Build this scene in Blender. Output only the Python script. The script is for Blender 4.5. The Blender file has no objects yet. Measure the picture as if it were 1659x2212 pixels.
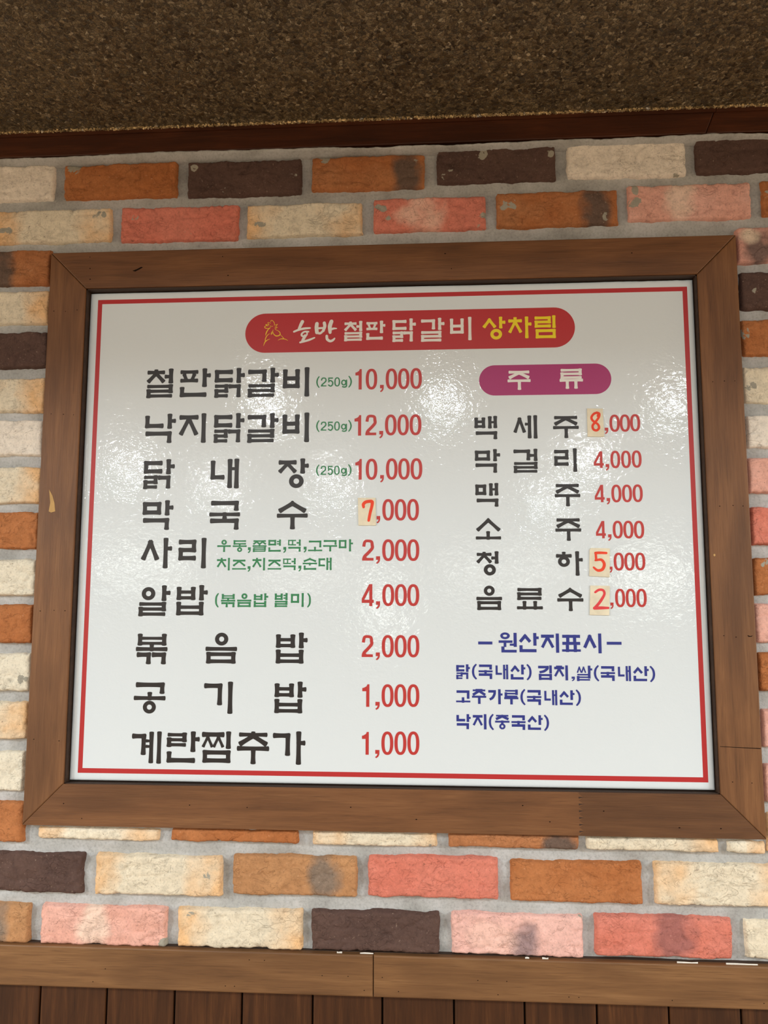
import bpy, math, random
import numpy as np
from mathutils import Matrix, Vector

S = bpy.context.scene
COL = S.collection

WORLD_S = 2.3
SOFFIT_D = -1.45
WINDOW_S = 9.0
FILM_ROUGH = 0.045
FILM_BUMP = 0.0002
CHIP_SCALE = 215
LAMP_C = (0.865, 0.96, 1.0)
# ceiling downlights beyond the low ceiling, then added fill lamps: x, y, radius, watts
DOWN_AND_FILL_LIGHTS = [(-0.80, -2.83, 0.07, 11), (0.14, -2.89, 0.07, 11), (1.37, -2.96, 0.07, 11),
              (-2.38, -4.91, 0.13, 30), (-0.84, -5.74, 0.13, 30), (1.23, -4.59, 0.11, 24),
              (-1.95, -5.97, 0.13, 30), (1.31, -7.18, 0.14, 32)]
DOWN_AND_FILL_LIGHTS += [(x, -2.2, 0.22, 108) for x in (-2.9, -4.3, 3.1, 4.4)]  # added fill lamps, set wide of the panel's reflections to brighten the wall
DOWN_AND_FILL_LIGHTS += [(x, -4.2, 0.12, 64) for x in (-3.4, -4.8, 3.6, 4.9)]  # more added fill at the sides, farther back
EXPOSURE = 0.0

# ------------------------------------------------------------------ camera
cam_d = bpy.data.cameras.new('camera')
cam = bpy.data.objects.new('camera', cam_d)
COL.objects.link(cam)
S.camera = cam
cam_d.sensor_fit = 'HORIZONTAL'
cam_d.sensor_width = 36.0
cam_d.lens = 1700.0 * 36.0 / 1659.0
cam_d.clip_start = 0.02
RX = Vector((0.99805588, 0.06231014, 0.00137942))
RY = Vector((-0.00557243, 0.11125675, -0.99377607))
RZ = Vector((-0.0620758, 0.99183637, 0.11138767))
m = Matrix((RX, -RY, -RZ)).transposed().to_4x4()
m.translation = Vector((0.07766138, -1.23733203, -0.11711648))
cam.matrix_world = m

# ------------------------------------------------------------------ light
S.view_settings.view_transform = 'Standard'
S.view_settings.look = 'None'
S.view_settings.gamma = 1.0
S.view_settings.use_curve_mapping = False
S.view_settings.exposure = EXPOSURE
W = bpy.data.worlds.new('world')
S.world = W
W.use_nodes = True
W.node_tree.nodes['Background'].inputs[0].default_value = (1.0, 0.76, 0.48, 1)
W.node_tree.nodes['Background'].inputs[1].default_value = WORLD_S

CEIL_Z = 0.95
SOFFIT_Z = 0.684
FLOOR_Z = -1.62


def down_or_fill_light(x, y, r, watts):
    d = bpy.data.lights.new('ceiling_or_fill_light', 'AREA')
    d.shape = 'DISK'
    d.size = 2 * r
    d.energy = watts
    d.color = LAMP_C
    o = bpy.data.objects.new('ceiling_or_fill_light', d)
    COL.objects.link(o)
    o.location = (x, y, CEIL_Z - 0.012)
    return o


for (x, y, r, e) in DOWN_AND_FILL_LIGHTS:
    down_or_fill_light(x, y, r, e)


# ------------------------------------------------------------------ colour and node helpers
def lin(c):
    return tuple(((v / 255.0) / 12.92 if v / 255.0 <= 0.04045 else ((v / 255.0 + 0.055) / 1.055) ** 2.4) for v in c)


class NT:
    def __init__(self, name):
        self.m = bpy.data.materials.new(name)
        self.m.use_nodes = True
        self.t = self.m.node_tree
        self.b = self.t.nodes['Principled BSDF']

    def n(self, kind, **kw):
        nd = self.t.nodes.new('ShaderNode' + kind)
        for k, v in kw.items():
            setattr(nd, k, v)
        return nd

    def set(self, nd, **kw):
        for k, v in kw.items():
            nd.inputs[k.replace('_', ' ')].default_value = v
        return nd

    def l(self, a, b):
        self.t.links.new(a, b)

    def pos(self):
        return self.n('NewGeometry').outputs['Position']

    def objco(self):
        return self.n('TexCoord').outputs['Object']

    def mapping(self, src, scale=(1, 1, 1), loc=(0, 0, 0), rot=(0, 0, 0)):
        mp = self.n('Mapping')
        mp.inputs['Scale'].default_value = scale
        mp.inputs['Location'].default_value = loc
        mp.inputs['Rotation'].default_value = rot
        self.l(src, mp.inputs['Vector'])
        return mp.outputs[0]

    def noise(self, vec, scale, detail=3, rough=0.5, dist=0.0):
        nd = self.n('TexNoise')
        nd.inputs['Scale'].default_value = scale
        nd.inputs['Detail'].default_value = detail
        nd.inputs['Roughness'].default_value = rough
        nd.inputs['Distortion'].default_value = dist
        self.l(vec, nd.inputs['Vector'])
        return nd.outputs['Fac']

    def ramp(self, fac, stops):
        r = self.n('ValToRGB')
        el = r.color_ramp.elements
        while len(el) < len(stops):
            el.new(0.5)
        for e, (p, c) in zip(el, stops):
            e.position = p
            e.color = (c[0], c[1], c[2], 1) if not isinstance(c, (int, float)) else (c, c, c, 1)
        self.l(fac, r.inputs[0])
        return r.outputs[0]

    def mix(self, fac, a, b, mode='MIX'):
        mx = self.n('Mix', data_type='RGBA', blend_type=mode)
        for sock, v in ((mx.inputs['Factor'], fac), (mx.inputs['A'], a), (mx.inputs['B'], b)):
            pass
        f, A, B = mx.inputs[0], mx.inputs[6], mx.inputs[7]
        for sock, v in ((f, fac), (A, a), (B, b)):
            if hasattr(v, 'is_linked'):
                self.l(v, sock)
            elif isinstance(v, (int, float)):
                sock.default_value = v
            else:
                sock.default_value = (v[0], v[1], v[2], 1)
        return mx.outputs[2]

    def bump(self, h, strength, dist, normal=None):
        b = self.n('Bump')
        b.inputs['Strength'].default_value = strength
        b.inputs['Distance'].default_value = dist
        self.l(h, b.inputs['Height'])
        if normal is not None:
            self.l(normal, b.inputs['Normal'])
        return b.outputs[0]


# ------------------------------------------------------------------ materials
def mat_print(name, rgb, gloss=True):
    """Glossy, slightly crinkled white film, or the satin ink printed on it."""
    k = NT(name)
    k.b.inputs['Base Color'].default_value = (*lin(rgb), 1)
    if not gloss:
        k.b.inputs['Roughness'].default_value = 0.33
        k.b.inputs['Specular IOR Level'].default_value = 0.4
        k.l(k.bump(k.noise(k.pos(), 90, 2, 0.5), 0.5, 0.0001), k.b.inputs['Normal'])
        return k.m
    k.b.inputs['Roughness'].default_value = FILM_ROUGH
    k.b.inputs['IOR'].default_value = 1.5
    p = k.pos()
    h1 = k.noise(k.mapping(p, (1, 1, 1.25)), 150, 2, 0.5, 0.6)
    h2 = k.noise(p, 38, 1, 0.5)
    add = k.n('Math', operation='MULTIPLY_ADD')
    k.l(h2, add.inputs[0])
    add.inputs[1].default_value = 1.6
    k.l(h1, add.inputs[2])
    k.l(k.bump(add.outputs[0], 1.0, FILM_BUMP), k.b.inputs['Normal'])
    return k.m


def mat_wood(name, dark, mid, light, axis='x', rough=0.5, grain=1.0, spec=0.35):
    k = NT(name)
    co = k.objco()
    info = k.n('ObjectInfo').outputs['Random']
    cmb = k.n('CombineXYZ')
    for i in range(3):
        mm = k.n('Math', operation='MULTIPLY')
        k.l(info, mm.inputs[0])
        mm.inputs[1].default_value = (7.3, 3.1, 5.7)[i]
        k.l(mm.outputs[0], cmb.inputs[i])
    va = k.n('VectorMath', operation='ADD')
    k.l(co, va.inputs[0])
    k.l(cmb.outputs[0], va.inputs[1])
    v = va.outputs[0]
    sc = {'x': (1, 14, 14), 'z': (14, 14, 1)}[axis]
    sf = {'x': (5, 160, 160), 'z': (160, 160, 5)}[axis]
    sl = {'x': (1.6, 5, 5), 'z': (5, 5, 1.6)}[axis]
    n1 = k.noise(k.mapping(v, sc), 5.5 * grain, 4, 0.6, 0.6)
    n2 = k.noise(k.mapping(v, sf), 4.0 * grain, 2, 0.6)
    n3 = k.noise(k.mapping(v, sl), 3.0, 2, 0.5, 0.3)
    c1 = k.ramp(n1, [(0.28, lin(dark)), (0.5, lin(mid)), (0.74, lin(light))])
    c2 = k.mix(k.ramp(n2, [(0.3, 0.0), (0.62, 0.75)]), c1, lin(mid))
    c3 = k.mix(k.ramp(n2, [(0.56, 0.0), (0.75, 0.55)]), c2, lin(dark))
    c4 = k.mix(k.ramp(n3, [(0.30, 0.55), (0.55, 0.0)]), c3, lin(dark))
    k.l(c4, k.b.inputs['Base Color'])
    k.b.inputs['Roughness'].default_value = rough
    k.b.inputs['Specular IOR Level'].default_value = spec
    k.l(k.bump(n2, 0.35, 0.0006), k.b.inputs['Normal'])
    return k.m


def mat_plain(name, rgb, rough=0.6, spec=0.5):
    k = NT(name)
    p = k.pos()
    n = k.noise(p, 60, 3, 0.6)
    c = lin(rgb)
    k.l(k.ramp(n, [(0.3, tuple(v * 0.9 for v in c)), (0.7, tuple(min(1, v * 1.07) for v in c))]), k.b.inputs['Base Color'])
    k.b.inputs['Roughness'].default_value = rough
    k.b.inputs['Specular IOR Level'].default_value = spec
    return k.m


def mat_brick():
    """Clay colours come per brick from a colour attribute; its alpha says how much mortar is smeared there."""
    k = NT('brick_clay')
    at = k.n('Attribute')
    at.attribute_name = 'Col'
    p = k.pos()
    n1 = k.noise(p, 95, 5, 0.65, 0.3)
    n2 = k.noise(p, 330, 3, 0.6)
    n3 = k.noise(p, 40, 4, 0.6, 0.5)
    c = k.mix(1.0, at.outputs['Color'], k.ramp(n1, [(0.25, 0.80), (0.5, 1.0), (0.75, 1.12)]), 'MULTIPLY')
    c = k.mix(1.0, c, k.ramp(n2, [(0.28, 0.72), (0.42, 1.0), (0.75, 1.1)]), 'MULTIPLY')
    # pale lime specks and dark pits
    c = k.mix(k.ramp(n2, [(0.66, 0.0), (0.74, 0.35)]), c, lin((222, 200, 175)))
    c = k.mix(k.ramp(k.noise(p, 210, 2, 0.5, 0.8), [(0.24, 0.6), (0.31, 0.0)]), c, lin((92, 66, 50)))
    # fine cracks and folds in the clay
    def crack(scale, seed_, width):
        nn = k.noise(k.mapping(p, (1, 1, 1.5), (seed_, 0, seed_)), scale, 3, 0.55, 0.8)
        sb_ = k.n('Math', operation='SUBTRACT')
        k.l(nn, sb_.inputs[0])
        sb_.inputs[1].default_value = 0.5
        ab = k.n('Math', operation='ABSOLUTE')
        k.l(sb_.outputs[0], ab.inputs[0])
        line = k.ramp(ab.outputs[0], [(0.0, 1.0), (width, 0.0)])
        mask = k.ramp(k.noise(k.mapping(p, (1, 1, 1), (seed_ + 3, 0, 1)), 22, 2), [(0.5, 0.0), (0.6, 1.0)])
        return k.mix(1.0, line, mask, 'MULTIPLY')
    cr = k.mix(1.0, crack(26, 0.0, 0.016), crack(48, 4.0, 0.02), 'ADD')
    dk = k.mix(1.0, c, (0.50, 0.44, 0.42), 'MULTIPLY')
    cf = k.mix(1.0, cr, (0.30, 0.30, 0.30), 'MULTIPLY')
    c = k.mix(cf, c, dk)
    # mortar smears
    ms = k.n('Math', operation='ADD')
    k.l(n3, ms.inputs[0])
    k.l(at.outputs['Alpha'], ms.inputs[1])
    c = k.mix(k.ramp(ms.outputs[0], [(0.83, 0.0), (0.86, 1.0)]), c, lin((160, 155, 142)))
    k.l(c, k.b.inputs['Base Color'])
    k.b.inputs['Roughness'].default_value = 0.85
    k.b.inputs['Specular IOR Level'].default_value = 0.25
    hh = k.n('Math', operation='MULTIPLY_ADD')
    k.l(n3, hh.inputs[0])
    hh.inputs[1].default_value = 2.0
    k.l(n1, hh.inputs[2])
    inv = k.n('Math', operation='MULTIPLY_ADD')
    k.l(cr, inv.inputs[0])
    inv.inputs[1].default_value = -0.7
    k.l(hh.outputs[0], inv.inputs[2])
    b1 = k.bump(inv.outputs[0], 0.55, 0.0020)
    k.l(k.bump(n2, 0.35, 0.0008, b1), k.b.inputs['Normal'])
    return k.m


def mat_mortar():
    k = NT('grey_mortar')
    p = k.pos()
    n1 = k.noise(p, 14, 5, 0.6, 0.3)
    n2 = k.noise(p, 260, 3, 0.65)
    c = k.ramp(n1, [(0.28, lin((150, 149, 146))), (0.5, lin((176, 176, 175))), (0.72, lin((193, 193, 194)))])
    c = k.mix(1.0, c, k.ramp(n2, [(0.25, 0.75), (0.5, 1.0), (0.8, 1.1)]), 'MULTIPLY')
    k.l(c, k.b.inputs['Base Color'])
    k.b.inputs['Roughness'].default_value = 0.92
    k.b.inputs['Specular IOR Level'].default_value = 0.2
    k.l(k.bump(n2, 0.5, 0.0012, k.bump(k.noise(p, 60, 3, 0.6), 0.5, 0.003)), k.b.inputs['Normal'])
    return k.m


def mat_chips(name, bright=1.0):
    """Ceiling paper covered with little mica / cork chips: one tilt and one brown per chip."""
    k = NT(name)
    p = k.pos()
    warp = k.n('TexNoise')
    warp.inputs['Scale'].default_value = 210
    k.l(p, warp.inputs['Vector'])
    wm = k.n('VectorMath', operation='MULTIPLY_ADD')
    k.l(warp.outputs['Color'], wm.inputs[0])
    wm.inputs[1].default_value = (0.011, 0.011, 0.0)
    k.l(p, wm.inputs[2])
    flat = k.mapping(wm.outputs[0], (1, 0.85, 0.02) if bright < 1.0 else (1, 1, 1))
    v = k.n('TexVoronoi')
    v.inputs['Scale'].default_value = CHIP_SCALE
    v.inputs['Randomness'].default_value = 1.0
    k.l(flat, v.inputs['Vector'])
    ve = k.n('TexVoronoi', feature='DISTANCE_TO_EDGE')
    ve.inputs['Scale'].default_value = CHIP_SCALE
    k.l(flat, ve.inputs['Vector'])
    sep = k.n('SeparateColor')
    k.l(v.outputs['Color'], sep.inputs[0])
    big = k.noise(p, 9, 3, 0.6)
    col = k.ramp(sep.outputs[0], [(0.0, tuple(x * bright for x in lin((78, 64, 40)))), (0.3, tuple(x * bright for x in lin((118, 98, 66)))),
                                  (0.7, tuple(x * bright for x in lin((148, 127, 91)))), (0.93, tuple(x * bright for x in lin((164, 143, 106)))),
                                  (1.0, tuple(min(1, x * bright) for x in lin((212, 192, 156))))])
    col = k.mix(1.0, col, k.ramp(big, [(0.3, 0.8), (0.7, 1.12)]), 'MULTIPLY')
    col = k.mix(k.ramp(ve.outputs['Distance'], [(0.0, 0.75), (0.10, 0.0)]), col, lin((40, 28, 17)))
    k.l(col, k.b.inputs['Base Color'])
    k.b.inputs['Roughness'].default_value = 0.42
    k.b.inputs['Specular IOR Level'].default_value = 0.5
    # tilt of each chip
    sub = k.n('VectorMath', operation='SUBTRACT')
    k.l(v.outputs['Color'], sub.inputs[0])
    sub.inputs[1].default_value = (0.5, 0.5, 0.5)
    scl = k.n('VectorMath', operation='SCALE')
    k.l(sub.outputs[0], scl.inputs[0])
    scl.inputs['Scale'].default_value = 0.95
    addn = k.n('VectorMath', operation='ADD')
    k.l(k.n('NewGeometry').outputs['Normal'], addn.inputs[0])
    k.l(scl.outputs[0], addn.inputs[1])
    nrm = k.n('VectorMath', operation='NORMALIZE')
    k.l(addn.outputs[0], nrm.inputs[0])
    edge = k.ramp(ve.outputs['Distance'], [(0.0, 0.0), (0.16, 1.0)])
    k.l(k.bump(edge, 0.8, 0.0016, nrm.outputs[0]), k.b.inputs['Normal'])
    return k.m


def mat_emit(name, rgb, s):
    k = NT(name)
    k.b.inputs['Base Color'].default_value = (0.1, 0.1, 0.1, 1)
    k.b.inputs['Emission Color'].default_value = (*rgb, 1)
    k.b.inputs['Emission Strength'].default_value = s
    return k.m


M = {
    'panel': mat_print('glossy_white_film', (223, 231, 237)),
    'black': mat_print('black_ink', (47, 43, 43), False),
    'red': mat_print('red_ink', (190, 58, 55), False),
    'border': mat_print('border_red_ink', (184, 48, 50), False),
    'pink': mat_print('magenta_ink', (168, 52, 112), False),
    'green': mat_print('green_ink', (52, 130, 84), False),
    'blue': mat_print('blue_ink', (48, 56, 138), False),
    'white': mat_print('white_ink', (232, 230, 226), False),
    'yellow': mat_print('yellow_ink', (238, 214, 30), False),
    'gold': mat_print('gold_ink', (240, 196, 50), False),
    'paper': mat_plain('cream_paper', (232, 222, 198), 0.75, 0.3),
    'pen': mat_plain('red_marker', (238, 72, 44), 0.6, 0.4),
    'pen_pink': mat_plain('faded_red_marker', (226, 66, 72), 0.6, 0.4),
    'frame_h': mat_wood('frame_wood_horizontal', (78, 49, 29), (118, 78, 48), (140, 97, 62), 'x', 0.48),
    'frame_v': mat_wood('frame_wood_vertical', (82, 52, 31), (124, 83, 51), (146, 103, 66), 'z', 0.48),
    'frame_d': mat_wood('frame_wood_darker', (70, 44, 27), (100, 66, 41), (118, 81, 52), 'x', 0.48),
    'rail': mat_wood('rail_wood', (82, 54, 33), (126, 89, 56), (148, 109, 72), 'x', 0.5),
    'crown': mat_wood('crown_wood', (42, 19, 9), (70, 34, 16), (100, 54, 28), 'x', 0.4),
    'plank': mat_wood('plank_wood', (38, 20, 10), (70, 40, 20), (104, 64, 34), 'z', 0.45),
    'lip': mat_wood('dark_rebate_wood', (44, 30, 22), (62, 44, 33), (78, 58, 44), 'x', 0.6),
    'hole': mat_plain('nail_hole_shadow_wood', (30, 20, 14), 0.9, 0.1),
    'filler': mat_plain('white_filler', (226, 222, 214), 0.9, 0.2),
    'scar': mat_plain('bare_wood_scar', (196, 158, 104), 0.8, 0.2),
    'groove': mat_plain('groove_dark', (26, 16, 11), 0.9, 0.1),
    'board': mat_plain('dark_backing_board', (52, 46, 42), 0.8, 0.2),
    'brick': mat_brick(),
    'mortar': mat_mortar(),
    'chips': mat_chips('mica_chip_ceiling', 0.74),
    'chips_edge_lit': mat_chips('mica_chip_edge_lit', 3.5),  # ceiling chips made paler: the light this edge catches is put into colour
    'ceil': mat_plain('cream_ceiling_paint', (226, 220, 208), 0.9, 0.1),
    'floor': mat_plain('brown_floor', (110, 92, 76), 0.6, 0.3),
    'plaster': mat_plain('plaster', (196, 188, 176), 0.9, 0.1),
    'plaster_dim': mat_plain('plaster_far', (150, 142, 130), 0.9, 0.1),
    'window': mat_emit('daylight_pane', (0.95, 1.0, 0.93), WINDOW_S),
    'window_frame': mat_plain('window_frame_paint', (180, 172, 160), 0.6, 0.3),
}


# ------------------------------------------------------------------ mesh helpers
def link(name, verts, faces, mats, parent=None, smooth=False, fmat=None, loc=None):
    me = bpy.data.meshes.new(name)
    me.from_pydata([tuple(v) for v in verts], [], [tuple(f) for f in faces])
    for q in mats:
        me.materials.append(q)
    if fmat is not None:
        me.polygons.foreach_set('material_index', np.asarray(fmat, dtype=np.int32))
    if smooth:
        me.polygons.foreach_set('use_smooth', np.ones(len(me.polygons), dtype=bool))
    me.update()
    o = bpy.data.objects.new(name, me)
    COL.objects.link(o)
    if parent is not None:
        o.parent = parent
    return o


class MB:
    """collects shapes, links them as one mesh object"""

    def __init__(self):
        self.v, self.f, self.mi = [], [], []

    def poly(self, pts, mi=0):
        b = len(self.v)
        self.v += [tuple(p) for p in pts]
        self.f.append(tuple(range(b, b + len(pts))))
        self.mi.append(mi)

    def box(self, x0, x1, y0, y1, z0, z1, mi=0, bev=0.0):
        if bev <= 0:
            b = len(self.v)
            self.v += [(x, y, z) for x in (x0, x1) for y in (y0, y1) for z in (z0, z1)]
            for q in ((0, 1, 3, 2), (4, 6, 7, 5), (0, 4, 5, 1), (2, 3, 7, 6), (0, 2, 6, 4), (1, 5, 7, 3)):
                self.f.append(tuple(b + i for i in q))
                self.mi.append(mi)
            return
        self.prism([(x0, z0), (x1, z0), (x1, z1), (x0, z1)], y0, y1, mi, bev)

    def prism(self, outline, y0, y1, mi=0, bev=0.0):
        """outline in x-z (counter-clockwise seen from the room), extruded from y0 (front) to y1, front edges bevelled"""
        n = len(outline)
        b = len(self.v)
        rings = []
        if bev > 0:
            ins = inset(outline, bev)
            ins2 = inset(outline, bev * 0.3)
            rings = [(ins, y0), (ins2, y0 + bev * 0.3), (outline, y0 + bev), (outline, y1)]
        else:
            rings = [(outline, y0), (outline, y1)]
        for ring, y in rings:
            self.v += [(p[0], y, p[1]) for p in ring]
        self.f.append(tuple(b + i for i in range(n)))
        self.mi.append(mi)
        for r in range(len(rings) - 1):
            for i in range(n):
                j = (i + 1) % n
                self.f.append((b + r * n + i, b + (r + 1) * n + i, b + (r + 1) * n + j, b + r * n + j))
                self.mi.append(mi)
        last = (len(rings) - 1) * n
        self.f.append(tuple(b + last + i for i in reversed(range(n))))
        self.mi.append(mi)

    def build(self, name, mats, parent=None, smooth=False):
        return link(name, self.v, self.f, mats if isinstance(mats, list) else [mats], parent, smooth, self.mi)


def inset(outline, d):
    n = len(outline)
    out = []
    for i in range(n):
        a, p, c = outline[i - 1], outline[i], outline[(i + 1) % n]
        e1 = Vector((p[0] - a[0], p[1] - a[1])).normalized()
        e2 = Vector((c[0] - p[0], c[1] - p[1])).normalized()
        n1, n2 = Vector((-e1.y, e1.x)), Vector((-e2.y, e2.x))
        k = n1 + n2
        k = k / max(0.3, k.length_squared) * 2
        out.append((p[0] + k.x * d, p[1] + k.y * d))
    return out


def structure(o):
    o['kind'] = 'structure'
    return o


def tag(o, label, cat, group=None):
    o['label'] = label
    o['category'] = cat
    if group:
        o['group'] = group
    return o


# numpy value noise
RNG = np.random.RandomState(7)
_T = RNG.rand(256, 256)


def vnoise(x, y):
    xi, yi = np.floor(x).astype(int), np.floor(y).astype(int)
    fx, fy = x - xi, y - yi
    fx, fy = fx * fx * (3 - 2 * fx), fy * fy * (3 - 2 * fy)
    g = lambda a, b: _T[a % 256, b % 256]
    return (g(xi, yi) * (1 - fx) + g(xi + 1, yi) * fx) * (1 - fy) + (g(xi, yi + 1) * (1 - fx) + g(xi + 1, yi + 1) * fx) * fy


def fbm(x, y, o=4):
    s, a, t = 0, 1.0, 0
    for i in range(o):
        s = s + a * vnoise(x * 2 ** i + 17.3 * i, y * 2 ** i + 9.1 * i)
        t += a
        a *= 0.5
    return s / t


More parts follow.
